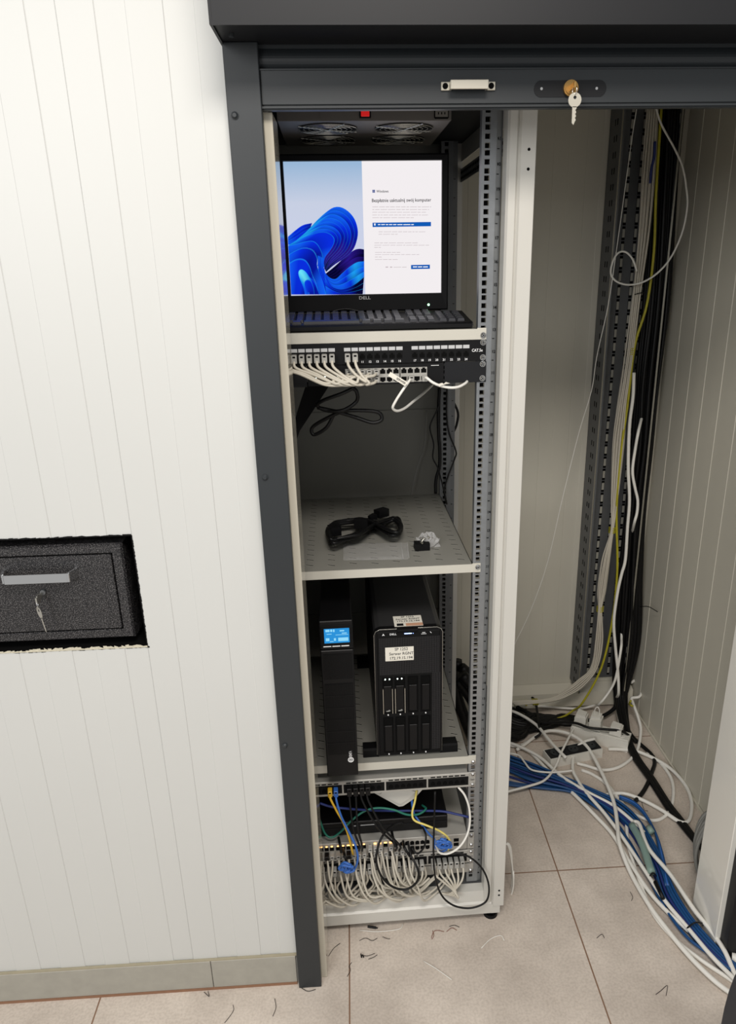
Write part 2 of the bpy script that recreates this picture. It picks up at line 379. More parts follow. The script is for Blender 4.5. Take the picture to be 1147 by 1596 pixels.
mb = MB(); mb.box((-.1285, 1.357, 1.9465), (.905, 1.369, 1.997), 0, .001); mb.box((-.1285, 1.3595, 1.9395), (.905, 1.372, 1.9462)); mb.box((-.1285, 1.355, 1.9415), (.905, 1.3572, 1.9435)); mb.box((-.1285, 1.355, 1.9955), (.905, 1.3572, 1.9975))
bar = part('bottom_bar', mb, M_anth, cu)
hd = MB(); hz = 1.9715
hd.box((.163, 1.353, hz-.0062), (.1765, 1.357, hz+.0062), 0, .0006); hd.box((.2385, 1.353, hz-.0062), (.252, 1.357, hz+.0062), 0, .0006)
hd.box((.1765, 1.339, hz-.007), (.2385, 1.3425, hz+.0065), 0, .0008); hd.box((.1765, 1.3425, hz-.006), (.1795, 1.357, hz+.0055)); hd.box((.2355, 1.3425, hz-.006), (.2385, 1.357, hz+.0055))
for x in (.1697, .2452): hd.cyl((x, 1.3532, hz), (x, 1.352, hz), .0045, 1, 14)
part('pull_handle', hd, [M_satin, M_hole], bar, 'satin metal pull handle')
lk = MB(); lz = 1.9675; out = []
for k in range(20):
    a = 2*pi*k/20; out.append((.377+.048*(1 if cos(a) > 0 else -1)+.0125*cos(a), lz+.0125*sin(a)))
lk.prism(out, 'y', 1.3562, 1.3575, 0); lkp = part('lock_plate', lk, M_anth2, bar)
mb = MB(); mb.cyl((.377, 1.3565, lz), (.377, 1.351, lz), .0122, 0, 28); mb.cyl((.377, 1.351, lz), (.377, 1.3495, lz), .0095, 0, 24)
part('lock_cylinder', mb, M_brass, bar, 'round brass lock cylinder')
for x in (.329, .421): mb = MB(); mb.cyl((x, 1.357, lz), (x, 1.3555, lz), .0022, 0, 10); part('lock_screw', mb, M_chrome, bar)
# keys in the shutter lock
def key_set(label, P, sc, bend=0.):
    k = thing('key_set', label, 'keys', P)
    x, y, z = P; m1 = MB()
    m1.box((x-.0018, y-.022*sc, z-.0042*sc), (x+.0012, y, z+.0042*sc)); m1.cyl((x-.001*sc, y-.014*sc, z-.0015), (x+.001*sc, y-.014*sc, z-.0015), .0075*sc, 0, 16)
    part('key', m1, M_brass if bend == 0 else M_steel, k)
    m2 = MB(); m2.torus((x, y-.02*sc, z-.0075*sc), .0062*sc, .0007, (1, .3, 0)); part('split_ring', m2, M_chrome, k)
    m3 = MB(); c = Vector((x+.001, y-.02*sc, z-.0215*sc)); n = 18
    for i in range(n):      # key head as a holed disc
        a0, a1 = 2*pi*i/n, 2*pi*(i+1)/n; R = .0108*sc; r = .0026*sc; hc = Vector((0, 0, .006*sc))
        for dy in (-.0009, .0009):
            q = [c+Vector((R*cos(a0), dy, R*sin(a0))), c+Vector((R*cos(a1), dy, R*sin(a1))), c+hc*.6+Vector((r*cos(a1), dy, r*sin(a1))), c+hc*.6+Vector((r*cos(a0), dy, r*sin(a0)))]
            m3.quad(*q)
        m3.quad(c+Vector((R*cos(a0), -.0009, R*sin(a0))), c+Vector((R*cos(a1), -.0009, R*sin(a1))), c+Vector((R*cos(a1), .0009, R*sin(a1))), c+Vector((R*cos(a0), .0009, R*sin(a0))))
    out = [(c.x-.0035*sc, c.z-.0095*sc), (c.x+.0035*sc, c.z-.0095*sc)]
    for i in range(8): out.append((c.x+(.0035-(.0018 if i % 2 else 0))*sc, c.z-(.012+.0028*i)*sc))
    out += [(c.x, c.z-.036*sc), (c.x-.003*sc, c.z-.033*sc)]
    m3.prism([(a, b) for a, b in out], 'y', c.y-.0009, c.y+.0009)
    if bend:
        for i, v in enumerate(m3.v):
            t = c.z-v.z; m3.v[i] = Vector((c.x+(v.x-c.x)*.3+t*bend, v.y, v.z))
    part('key', m3, M_satin if bend == 0 else M_steel, k)
    return k
key_set('brass key in the shutter lock with a second key hanging below', (.377, 1.3495, lz), 1.0)

# ---------------------------------------------------------------- wall safe
sf = thing('wall_safe', 'small hammered black wall safe recessed in the white panel wall', 'safe', (-.70, 1.40, .98))
SY = 1.381; fx1, fz0, fz1 = -.4645, .9815, 1.1905; dx1, dz0, dz1 = -.4885, 1.0035, 1.1675; dx0 = -.92; fx0 = -.945
mb = MB()
# frame ring with bevelled outer edge and chamfer
def ring(o, i, yo, yi, mbx, m=0):
    O_ = [(o[0], yo, o[2]), (o[1], yo, o[2]), (o[1], yo, o[3]), (o[0], yo, o[3])]; I_ = [(i[0], yi, i[2]), (i[1], yi, i[2]), (i[1], yi, i[3]), (i[0], yi, i[3])]
    mbx.add(O_+I_, [(0, 1, 5, 4), (1, 2, 6, 5), (2, 3, 7, 6), (3, 0, 4, 7)], m)
F0 = (fx0, fx1, fz0, fz1); g = .004; F1 = (fx0+g, fx1-g, fz0+g, fz1-g); D0 = (dx0-.004, dx1+.004, dz0-.004, dz1+.004); D1 = (dx0-.002, dx1+.002, dz0-.002, dz1+.002)
ring((F0[0], F0[1], F0[2], F0[3]), F0, SY+.09, SY+.005, mb); ring(F0, F1, SY+.005, SY, mb); ring(F1, D0, SY, SY, mb); ring(D0, D1, SY, SY+.003, mb); ring(D1, D1, SY+.003, SY+.012, mb, 1)
mb.quad((D1[0], SY+.012, D1[2]), (D1[1], SY+.012, D1[2]), (D1[1], SY+.012, D1[3]), (D1[0], SY+.012, D1[3]), 1)
part('frame', mb, [M_hammer, M_hole], sf)
mb = MB(); mb.box((dx0, SY+.0015, dz0+.0002), (dx1-.0006, SY+.01, dz1-.0006), 0, .001); door = part('door', mb, M_hammer, sf)
mb = MB(); h0, h1 = wy(3, 890, SY-.022).x, wy(103, 888, SY-.022).x; hza, hzb = 1.1205, 1.1395
mb.box((h0, SY-.024, hza), (h1, SY-.0205, hzb), 0, .0008); mb.box((h1-.0015, SY-.024, hza), (h1+.0045, SY-.016, hzb), 0, .001)
mb.prism([(h1+.001, SY-.019), (h1+.0045, SY-.021), (h1+.013, SY+.0012), (h1+.007, SY+.0012)], 'z', hza+.001, hzb+.001)
mb.prism([(h0-.001, SY-.019), (h0-.0045, SY-.021), (h0-.013, SY+.0012), (h0-.007, SY+.0012)], 'z', hza+.001, hzb+.001)
part('door_handle', mb, M_chrome, door, 'polished chrome pull handle')
p = wy(64, 923, SY); mb = MB(); mb.cyl((p.x+.004, SY+.002, p.z), (p.x+.004, SY-.003, p.z), .0055, 0, 20); part('key_lock', mb, M_zincd, door)
key_set('steel key in the safe lock with a spare key dangling', (p.x+.002, SY-.004, p.z-.004), 1.25, bend=.14)

# ---------------------------------------------------------------- rack cabinet
rack = thing('rack_cabinet', 'tall open light grey 19 inch network rack cabinet on levelling feet', 'rack', (-.24, .28, 0), 'R')
def post(x0, x1, d0, d1, flip, name='corner_post'):
    mb = MB(); s = 1 if not flip else -1
    if not flip:
        poly = [(x0, d0+.010), (x0+.004, d0+.004), (x0+.017, d0+.004), (x0+.021, d0+.008), (x0+.025, d0), (x1-.001, d0), (x1, d0+.001), (x1, d0+.03), (x1-.006, d0+.034), (x1-.006, d1), (x0, d1)]
    else:
        poly = [(x1, d0+.010), (x1-.004, d0+.004), (x1-.017, d0+.004), (x1-.021, d0+.008), (x1-.025, d0), (x0+.001, d0), (x0, d0+.001), (x0, d0+.03), (x0+.006, d0+.034), (x0+.006, d1), (x1, d1)][::-1]
    mb.prism(poly, 'z', .055, 2.03); 
    if not flip:
        for z in (1.8985, 1.865, .108, .092):
            mb.cyl((x1-.014, d0-.0006, z), (x1-.014, d0+.002, z), .0028, 1, 12); 
    return part(name, mb, [M_rackw, M_hole], rack)
post(.024, .0775, -.045, .0, False); post(-.56, -.5065, -.045, .0, True)
mb = MB(); mb.box((.014, .60, .05), (.0475, .64, 2.0)); part('rear_post', mb, M_rackw, rack)
mb = MB(); mb.box((-.53, .60, .05), (-.50, .64, 2.0)); part('rear_post', mb, M_rackw, rack)
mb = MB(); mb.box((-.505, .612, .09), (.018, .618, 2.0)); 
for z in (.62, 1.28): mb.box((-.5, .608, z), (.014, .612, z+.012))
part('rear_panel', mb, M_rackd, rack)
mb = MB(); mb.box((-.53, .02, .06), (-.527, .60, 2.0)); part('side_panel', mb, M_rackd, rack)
mb = MB(); mb.prism([(-.042, .028), (-.003, .028), (-.003, .097), (-.030, .097), (-.036, .066), (-.042, .062)], 'x', -.545, .0445)
mb.prism([(-.0425, .028), (-.003, .028), (-.003, .058), (-.0425, .058)], 'x', .0445, .068); part('base_bar', mb, M_rackw, rack)
mb = MB(); mb.box((-.52, -.003, .088), (.05, .61, .0935)); part('base_plate', mb, M_zincd, rack)
mb = MB(); mb.box((.024, .0, .03), (.0475, .60, .075)); mb.box((-.53, 0, .03), (-.50, .6, .075)); part('base_side_bar', mb, M_rackw, rack)
mb = MB(); mb.box((-.53, -.03, 1.999), (.07, .63, 2.01)); part('roof', mb, M_anth2, rack)
for x in (.048, -.545):
    for d in (-.018, .6):
        mb = MB(); mb.cyl((x, d, 0), (x, d, .008), .0195, 0, 24, r2=.017); mb.cyl((x, d, .008), (x, d, .03), .008, 0, 14); part('levelling_foot', mb, M_black, rack)
# side top rails and perforated crossbars
mb = MB(); mb.box((.044, .0, 1.955), (.047, .60, 1.998)); part('side_top_bar', mb, M_rackw, rack)
for x in (.043, -.527):
    mb = MB(); mb.box((x, 0., 1.905), (x+.003, .6, 1.937))
    for k in range(26):
        for z in (1.914, 1.928): mb.box((x-.0006, .02+k*.0225, z-.003), (x, .033+k*.0225, z+.003), 1)
    part('crossbar', mb, [M_zincd, M_hole], rack)
mb = MB(); mb.box((-.53, .0, 1.955), (-.527, .6, 1.998)); part('side_top_bar', mb, M_rackw, rack)
mb = MB(); mb.box((.0275, .004, 1.90), (.041, .012, 1.945), 0); mb.box((.0385, -.002, 1.905), (.041, .004, 1.94), 1); part('bracket', mb, [M_zincd, M_white], rack)
def rail(d, right, z0=.10, z1=1.995, xin=-.0175, back=False):
    mb = MB(); s = 1 if right else -1; cxm = 0 if right else -.4826
    X = lambda x: cxm+s*x
    hl, hr = -.0112, -.0012     # hole
    mb.box((X(xin), d, z0), (X(hl), d+.002, z1)); mb.box((X(hr), d, z0), (X(.0115), d+.002, z1))
    z = 1.5055-44.45e-3*32+.0; zs = []
    u = z
    while u < z1:
        for o in (.0064, .02223, .0381):
            if z0+.006 < u+o < z1-.006: zs.append(u+o)
        u += .04445
    prev = z0
    for q in sorted(zs): mb.box((X(hl), d, prev), (X(hr), d+.002, q-.0048)); prev = q+.0048
    mb.box((X(hl), d, prev), (X(hr), d+.002, z1))
    for q in sorted(zs): mb.box((X(hl), d+.010, q-.005), (X(hr), d+.011, q+.005), 1)
    # folded flange with rule marks
    mb.prism([(X(.0115), d), (X(.0235), d+.004), (X(.0235), d+.006), (X(.0115), d+.002)] if s > 0 else [(X(.0235), d+.004), (X(.0115), d), (X(.0115), d+.002), (X(.0235), d+.006)], 'z', z0, z1)
    mb.box((X(.0215), d+.005, z0), (X(.0235), d+.045, z1)); mb.box((X(xin), d+.002, z0), (X(xin)+.002*s, d+.02, z1))
    u = 1.5055-.04445*31; k = 1
    while u < z1-.05:
        mb.box((X(.013), d-.0004, u), (X(.0175), d+.003, u+.0012), 1); 
        if k % 1 == 0 and not back:
            merge(mb, text_mb(str(k), .009, (X(.0165), d+.0008, u+.018), 1, 'CENTER'))
        u += .04445; k += 1
    return part('mounting_rail', mb, [M_zinc if not back else M_zincd, M_hole], rack)
rail(.001, True); rail(.001, False); rail(.53, True, xin=-.02, back=True); rail(.53, False, xin=-.02, back=True)

# shelves
def shelf(zt, zbm, label, xr=-.0185, ear=0., slots=True, depth=.55):
    t = thing('rack_shelf', label, 'shelf', (-.24, 0, zbm), 'R')
    xl = -.4826-xr
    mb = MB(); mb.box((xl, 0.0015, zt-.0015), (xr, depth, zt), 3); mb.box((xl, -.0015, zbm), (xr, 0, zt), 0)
    mb.box((xl, 0, zbm), (xl+.0015, depth, zt)); mb.box((xr-.0015, 0, zbm), (xr, depth, zt)); mb.box((xl, depth-.0015, zbm), (xr, depth, zt))
    if slots:
        for i in range(9):
            for j in range(16):
                x = -.445+i*.0505; y = .03+j*.0325+(i % 2)*.006; a = -.35
                u = Vector((cos(a), sin(a), 0))*.0085; w = Vector((-sin(a), cos(a), 0))*.0016; c = Vector((x, y, zt+.0003))
                mb.quad(c-u-w, c+u-w, c+u+w, c-u+w, 1); c = c-w*1.5+Vector((0, 0, .0001)); w = w*.35; mb.quad(c-u-w, c+u-w, c+u+w, c-u+w, 2)
    part('tray', mb, [M_shelf, M_hole, M_white, mat('shelf_paint_shaded', srgb(138, 137, 130), .42, var=.03, scale=9)], t)  # top face: same paint as the flange, darkened to hold the shade in its colour
    mb = MB(); mb.box((xr-.0005, -.0016, zbm), (0, 0, zt+.002), 0); mb.box((-.4826, -.0016, zbm), (xl+.0005, 0, zt+.002)); part('mounting_ear', mb, M_shelf, t)
    return t
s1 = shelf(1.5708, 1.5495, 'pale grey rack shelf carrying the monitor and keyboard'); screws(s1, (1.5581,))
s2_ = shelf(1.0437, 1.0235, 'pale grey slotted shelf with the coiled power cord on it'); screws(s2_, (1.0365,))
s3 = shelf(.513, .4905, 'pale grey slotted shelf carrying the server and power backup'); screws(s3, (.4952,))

# ---------------------------------------------------------------- CAT.5e patch panel
def plug(x, d, z, ang=0., m=None, boot=M_plug):
    pass
pp = thing('patch_bay', 'black CAT.5e patch panel with numbered ports and white label tabs', 'patch panel', (-.24, 0, 1.5055), 'R')
mb = MB(); mb.box((-.4826, -.0022, 1.5055), (0, -.0002, 1.549), 0, .0004); part('face_plate', mb, M_black, pp)
gl = [(-.4170-.0005, 1), (-.2961, 9), (-.1563, 17)]
gl[0] = (-.3149-.0132-.0154*7, 1)
PORT5 = {}
ml, mp, mt = MB(), MB(), MB()
for gx, n0 in gl:
    for k in range(8):
        x = gx+.0154*k; cx = x+.0066; PORT5[n0+k] = cx
        l = MB(); l.box((x, -.0032, 1.5325), (x+.0132, -.0022, 1.5395)); part('label_tab', l, mat('label_tab_grey', srgb(188, 189, 190), .5), pp)
        q = MB(); q.box((cx-.0068, -.0024, 1.5142), (cx+.0068, -.0021, 1.5292), 0); q.box((cx-.0055, -.0026, 1.5165), (cx+.0055, -.0023, 1.5235), 1); q.box((cx-.0028, -.0026, 1.5235), (cx+.0028, -.0023, 1.5268), 1)
        part('port', q, [M_blackm, M_hole], pp)
        merge(mt, text_mb(str(n0+k), .0062, (cx, -.0026, 1.5100), 0, 'CENTER'))
merge(mt, text_mb('CAT.5e', .0085, (-.0185, -.0026, 1.5275), 0, 'CENTER', wide=.85))
part('lettering', mt, M_inkw, pp); screws(pp, (1.5438, 1.5129), d=-.0025)

# desktop switch on long ears
sw = thing('network_switch', 'black network switch with grey port frames below the CAT.5e panel', 'network switch', (-.24, 0, 1.4615), 'R')
mb = MB(); mb.box((-.374, -.002, 1.4625), (-.0885, .17, 1.5045), 0, .0008); part('body', mb, M_black, sw)
mb = MB(); mb.box((-.0870, -.002, 1.4615), (0.0015, 0, 1.5050), 0, .0004); part('mounting_ear', mb, M_anth2, sw)
mb = MB(); mb.box((-.4826, -.002, 1.4615), (-.3755, 0, 1.5050), 0, .0004); part('mounting_ear', mb, M_anth2, sw)
SWX = [-.288, -.274, -.260, -.246, -.2313, -.2173, -.2033, -.1893, -.1729, -.1593, -.1453, -.1312]
for g0 in (0, 4, 8):
    mb = MB(); mb.box((SWX[g0]-.0072, -.0027, 1.4665), (SWX[g0+3]+.0072, -.0018, 1.4965)); part('port_frame', mb, M_silver, sw)
for x in SWX:
    for zc, up in ((1.4893, 1), (1.4740, -1)):
        q = MB(); q.box((x-.0056, -.0031, zc-.0045), (x+.0056, -.0026, zc+.0035), 0); q.box((x-.0028, -.0031, zc-.0045 if up < 0 else zc+.0035), (x+.0028, -.0026, zc+.0062 if up > 0 else zc-.0062), 0); part('port', q, M_hole, sw)
mb = MB()
for k in range(8): mb.box((-.345+.0065*k, -.0026, 1.4815), (-.343+.0065*k, -.0021, 1.4835))
part('indicator_row', mb, M_ledw, sw); mb = MB(); mb.box((-.357, -.0026, 1.4765), (-.3555, -.0021, 1.4805)); part('indicator', mb, M_ledw, sw)
mb = MB(); 
for k in range(7): mb.box((-.1155+.0024*k, -.0026, 1.4985), (-.1137+.0024*k, -.0022, 1.4997))
part('lettering', mb, M_inkw, sw); screws(sw, (1.4995, 1.4697), d=-.0025)

def cable(name, pts, r, m, label, group=None, frame='R', plugs=(), cat='cable', n=7, sub=6, dressing=None):
    mb = MB(); mb.tube(pts, r, 0, n=n, sub=sub); o = solo(name, mb, m, label, cat, frame, group)
    for (c, h, mm) in plugs:   # c centre, h=(dx,dd,dz)
        q = MB(); c = Vector(c); q.box((c.x-h[0], c.y-h[1], c.z-h[2]), (c.x+h[0], c.y+h[1], c.z+h[2]), 0, .0012); q.box((c.x-.0028, c.y-h[1]-.0003, c.z+h[2]*.35), (c.x+.0028, c.y-h[1], c.z+h[2]*.75), 1)
        part('plug', q, [mm, M_hole], o)
    return o
# ten patch cords from the panel to the switch
ends = [(SWX[i], z) for z in (1.474, 1.489) for i in range(5)]
order = [0, 5, 1, 6, 2, 7, 3, 8, 4, 9]
for i in range(10):
    a = PORT5[i+1]; ei = ends[order[9-(9-i)]]; ex, ez = ends[[0, 5, 1, 6, 2, 7, 3, 8, 9, 4][i]]
    s = Vector((a, -.020, 1.5165)); dx = ex-a; low = -.028-.004*(9-i) if i < 8 else -.03
    pts = [s+Vector((0, .004, .002)), s, s+Vector((.001+dx*.02, -.008, -.012)), Vector((a+dx*.30, -.036, 1.4870-.0008*i+.006)), Vector((a+dx*.62, -.042, 1.4725+.0012*(i % 3))), Vector((ex-.022, -.036, ez-.006)), Vector((ex-.006, -.028, ez-.004)), Vector((ex, -.016, ez-.001))]
    cable('patch_cable', pts, .0030, M_cordp, 'off-white patch cord from port %d of the CAT.5e panel to the switch' % (i+1), 'patch cords from the black panel to the switch', plugs=(((a, -.013, 1.5205), (.0056, .010, .0085), M_plug), ((ex, -.011, ez), (.0054, .008, .0058), M_plug)))
# tagged white cable and its neighbour
def q4(a, b, d): return s4(a, b, d)
def sQ(a, b, d): return rk(600+a/6.747, 510+b/6.747, d)
pts = [Vector((SWX[9], -.012, 1.474)), sQ(250, 570, -.03), sQ(180, 670, -.04), sQ(110, 780, -.04), sQ(82, 850, -.035), sQ(130, 880, -.02), sQ(210, 850, .01), sQ(310, 770, .05), sQ(410, 690, .10), sQ(500, 605, .16)]
c = cable('tagged_cable', pts, .0029, M_cordw, 'white network cable with a paper tag looping under the switch', plugs=(((SWX[9]+.001, -.010, 1.474), (.0056, .009, .006), M_plug),))
a0, a1 = sQ(45, 490, -.045), sQ(225, 600, -.045); u = (a1-a0); up = Vector((-u.z, 0, u.x)).normalized()*.0042
mb = MB(); mb.add([a0-up*1.1, a1-up*1.1, a1+up*1.1, a0+up*1.1, a0-up*1.1+Vector((0, .0006, 0)), a1-up*1.1+Vector((0, .0006, 0)), a1+up*1.1+Vector((0, .0006, 0)), a0+up*1.1+Vector((0, .0006, 0))], [(0, 1, 2, 3), (4, 5, 6, 7), (0, 1, 5, 4), (1, 2, 6, 5), (2, 3, 7, 6), (3, 0, 4, 7)])
part('paper_tag', mb, M_paper, c); part('tag_lettering', text_mb('SERWER', .0058, a0.lerp(a1, .68)+Vector((0, -.0006, 0)), 0, 'CENTER', up=up.normalized(), right=u.normalized()), M_ink, c)
pts = [Vector((SWX[11], -.012, 1.474)), sQ(440, 535, -.03), sQ(500, 580, -.035), sQ(580, 615, -.035), sQ(680, 635, -.035), sQ(760, 630, -.03), sQ(820, 605, -.02), sQ(860, 575, -.005), sQ(870, 540, .03)]
c = cable('white_cable', pts, .0029, M_cordw, 'white network cable sagging right from the last switch port', plugs=(((SWX[11]+.001, -.010, 1.474), (.0056, .009, .006), M_plug),))
mb = MB(); b0 = sQ(600, 610, -.041); mb.quad(b0, sQ(640, 575, -.045), sQ(685, 590, -.045), sQ(640, 600, -.043)); mb.quad(sQ(550, 600, -.041), sQ(600, 585, -.042), sQ(625, 600, -.042), sQ(570, 625, -.041)); part('paper_tag', mb, M_paper, c)

# ---------------------------------------------------------------- fan tray
ft = thing('fan_unit', 'grey fan unit with round wire grilles and red switch under the rack roof', 'fan unit', (-.24, .17, 1.9576), 'R')
mb = MB(); mb.box((-.405, .02, 1.9576), (-.0735, .33, 1.998), 0, .001); mb.box((-.403, .0185, 1.975), (-.335, .02, 1.99), 1); mb.box((-.325, .0185, 1.962), (-.3245, .02, 1.998), 1)
part('housing', mb, [mat('fan_grey', srgb(92, 88, 84), .5, var=.05), mat('fan_grey2', srgb(74, 71, 68), .5)], ft)
for fx in (-.31, -.158):
    for fy in (.095, .235):
        mb = MB(); z = 1.9572
        mb.cyl((fx, fy, z+.0001), (fx, fy, z-.0003), .058, 1, 28)
        for R in (.058, .048, .038, .028, .018): mb.torus((fx, fy, z-.0022), R, .0011, (0, 0, 1), 0, 28)
        for k in range(4):
            a = k*pi/2+.5; mb.cyl((fx, fy, z-.0035), (fx+cos(a)*.066, fy+sin(a)*.066, z-.0018), .0012, 0, 6)
        part('fan_grille', mb, [M_steel, M_hole], ft)
p = rk(569, 177, .018); mb = MB(); mb.box((p.x-.011, .016, p.z-.008), (p.x+.011, .02, p.z+.008), 0, .001); rs = part('rocker_bezel', mb, M_black, ft)
mb = MB(); mb.box((p.x-.008, .0135, p.z-.0055), (p.x+.008, .016, p.z+.0055), 0, .001); part('red_switch', mb, M_red, ft, 'lit red rocker switch')
p = rk(688, 176, .018); mb = MB(); mb.box((p.x-.014, .0165, p.z-.01), (p.x+.014, .02, p.z+.012), 0, .002); mb.box((p.x-.012, .0155, p.z-.007), (p.x+.012, .017, p.z+.012), 1)
for dx in (-.006, 0, .006): mb.box((p.x+dx-.001, .0153, p.z-.003), (p.x+dx+.001, .0156, p.z+.001), 0)
part('power_inlet', mb, [M_hole, mat('inlet_grey', srgb(110, 106, 100), .5)], ft)

# ---------------------------------------------------------------- monitor
mn = thing('monitor', 'black square-format monitor showing a blue flower wallpaper and upgrade notice', 'monitor', (-.235, .22, 1.5708), 'R')
D = .18; x0, x1, z0, z1 = -.4068, -.0692, 1.6375, 1.9080; bx0, bx1, bz0, bz1 = -.4205, -.0545, 1.6005, 1.9215
mb = MB()
def ringy(o, i, do, di, m=0): ring(o, i, do, di, mb, m)
ringy((bx0, bx1, bz0, bz1), (bx0, bx1, bz0, bz1), D+.03, D-.006); ringy((bx0, bx1, bz0, bz1), (bx0+.003, bx1-.003, bz0+.003, bz1-.003), D-.006, D-.008)
ringy((bx0+.003, bx1-.003, bz0+.003, bz1-.003), (x0-.001, x1+.001, z0-.001, z1+.001), D-.008, D-.006); ringy((x0-.001, x1+.001, z0-.001, z1+.001), (x0, x1, z0, z1), D-.006, D)
mb.prism([(bx0, D+.03), (bx1, D+.03), (bx1-.04, D+.055), (bx0+.04, D+.055)], 'z', bz0, bz1)
part('bezel', mb, M_mon, mn)
def scr_mat():
    m = bpy.data.materials.new('screen_sky'); m.use_nodes = True; nt = m.node_tree; nt.nodes.clear(); N = nt.nodes.new; L = nt.links.new
    o = N('ShaderNodeOutputMaterial'); e = N('ShaderNodeEmission'); tc = N('ShaderNodeTexCoord'); sp = N('ShaderNodeSeparateXYZ'); r = N('ShaderNodeValToRGB')
    mr = N('ShaderNodeMapRange'); mr.inputs['From Min'].default_value = z0-1.5708; mr.inputs['From Max'].default_value = z1-1.5708
    L(tc.outputs['Object'], sp.inputs[0]); L(sp.outputs['Z'], mr.inputs['Value']); L(mr.outputs[0], r.inputs['Fac'])
    el = r.color_ramp.elements; el[0].position = .3; el[0].color = (*srgb(208, 214, 238), 1); el[1].position = .98; el[1].color = (*srgb(158, 188, 220), 1)
    k = el.new(.7); k.color = (*srgb(204, 212, 232), 1)
    L(r.outputs[0], e.inputs[0]); e.inputs[1].default_value = .95; L(e.outputs[0], o.inputs[0]); return m
xm = rk(565.5, 320, D).x
mb = MB(); mb.quad((x0, D, z0), (xm, D, z0), (xm, D, z1), (x0, D, z1), 0); mb.quad((xm, D, z0), (x1, D, z0), (x1, D, z1), (xm, D, z1), 1)
scr = part('screen', mb, [scr_mat(), emis('screen_white', srgb(246, 241, 243), .97)], mn, 'lit display panel')
# ribbon flower: folded petals, each a band of nested arcs from light to dark blue
def z2(a, b, d=D-.0004): return rk(400+a/2.8675, 160+b/2.8675, d)
fv, ff, fc = [], [], []; lay = [0]
RAMP = [(0, srgb(120, 208, 255)), (.05, srgb(44, 150, 250)), (.22, srgb(18, 96, 240)), (.55, srgb(14, 50, 214)), (.85, srgb(8, 22, 140)), (1, srgb(4, 8, 76))]
def rampc(t, dark):
    for (a, ca), (b, cb) in zip(RAMP, RAMP[1:]):
        if t <= b:
            k = (t-a)/(b-a); return tuple((x+(y-x)*k)*dark for x, y in zip(ca, cb))
    return RAMP[-1][1]
def clampx(p):
    p.x = min(max(p.x, x0+.0003), xm-.0002); p.z = max(p.z, z0+.0003); return p
def z3(p): return rk(430+p[0]/6.653, 230+p[1]/6.653, D-.0004)
CY_, BL_, MB_, DK_, VI_, BK_ = srgb(30, 160, 240), srgb(18, 92, 238), srgb(10, 46, 222), srgb(8, 24, 160), srgb(44, 24, 140), srgb(6, 6, 50)
def mixc(cs, t):
    t = min(.9999, max(0, t))*(len(cs)-1); k = int(t); t -= k; return [x+(y-x)*t for x, y in zip(cs[k], cs[k+1])]
def band(A, B, n, along, edge=CY_, w=.07, fade=.55):
    """ribbon between two edge lines in n folds; colour runs along it, each fold shades away from a light edge"""
    def res(L, m=40):
        L = catmull([z3(p) for p in L], 10); T = [0]
        for a, b in zip(L, L[1:]): T.append(T[-1]+(b-a).length)
        out = []; k = 0
        for q in range(m+1):
            d = T[-1]*q/m
            while k < len(T)-2 and T[k+1] < d: k += 1
            out.append(L[k].lerp(L[k+1], (d-T[k])/max(1e-9, T[k+1]-T[k])))
        return out
    A, B = res(A), res(B); lay[0] += 1; dd = Vector((0, -.00002*lay[0], 0)); TS = [0, w*.5, w, .3, .6, 1]
    for k in range(n):
        for t0, t1 in zip(TS, TS[1:]):
            for i in range(len(A)-1):
                o = len(fv)
                for (ii, t) in ((i, t0), (i+1, t0), (i+1, t1), (i, t1)):
                    T = (k+t)/n; fv.append(clampx(A[ii].lerp(B[ii], T)+dd)); c = mixc(along, ii/(len(A)-1)+.05*sin(k*2.1))
                    e = [x*.55+y*.45 for x, y in zip(c, edge)]
                    sh_ = 1-fade*max(0, (t-.25))*(.6+.4*sin(k*1.7)) if t > w else 1
                    fc.append(tuple(e) if t <= w*.5 else tuple(x*sh_ for x in c))
                ff.append((o, o+1, o+2, o+3))
O2 = [(330, 860), (420, 760), (520, 670), (600, 620), (680, 620), (760, 670), (820, 750), (850, 860), (840, 960), (800, 1060), (720, 1140), (600, 1220), (520, 1290)]
I2 = [(215, 960), (330, 915), (430, 885), (510, 878), (570, 900), (605, 940), (605, 985), (580, 1040), (545, 1090), (515, 1130), (500, 1180), (498, 1240)]
I3 = [(125, 1015), (210, 1000), (300, 975), (380, 968), (430, 1000), (465, 1060), (485, 1120), (495, 1180), (500, 1240)]
band([(125, 925), (200, 860), (280, 805), (375, 782)], [(125, 1010), (215, 985), (290, 930), (345, 880)], 4, [BL_, MB_, MB_, DK_])
band([(500, 1320), (600, 1240), (700, 1150), (800, 1070), (860, 1050), (914, 1056)], [(520, 1400), (620, 1362), (680, 1320), (760, 1260), (840, 1220), (914, 1215)], 4, [BK_, BK_, VI_, BK_], edge=VI_, w=.1)
band(O2, I2, 7, [CY_, CY_, BL_, BL_, MB_, DK_, VI_, VI_, BK_], w=.09)
band(I2, I3, 1, [CY_, BL_, MB_, MB_, MB_, BL_, DK_], w=.05)
band(I3, [(130, 1110), (200, 1070), (280, 1040), (350, 1045), (400, 1080), (430, 1150), (430, 1230)], 1, [BL_, BL_, MB_, DK_, BL_], w=.12)
band([(130, 1110), (200, 1070), (280, 1040), (350, 1045), (400, 1080), (430, 1150), (430, 1230), (480, 1360), (520, 1524)], [(140, 1195), (200, 1160), (260, 1150), (310, 1170), (350, 1230), (380, 1320), (420, 1420), (440, 1524)], 1, [BL_, MB_, DK_, DK_, BL_, BL_], w=.1)
band([(435, 1120), (440, 1260), (480, 1380), (520, 1524)], [(500, 1150), (500, 1260), (560, 1400), (700, 1524)], 4, [BL_, MB_, MB_, DK_], w=.14)
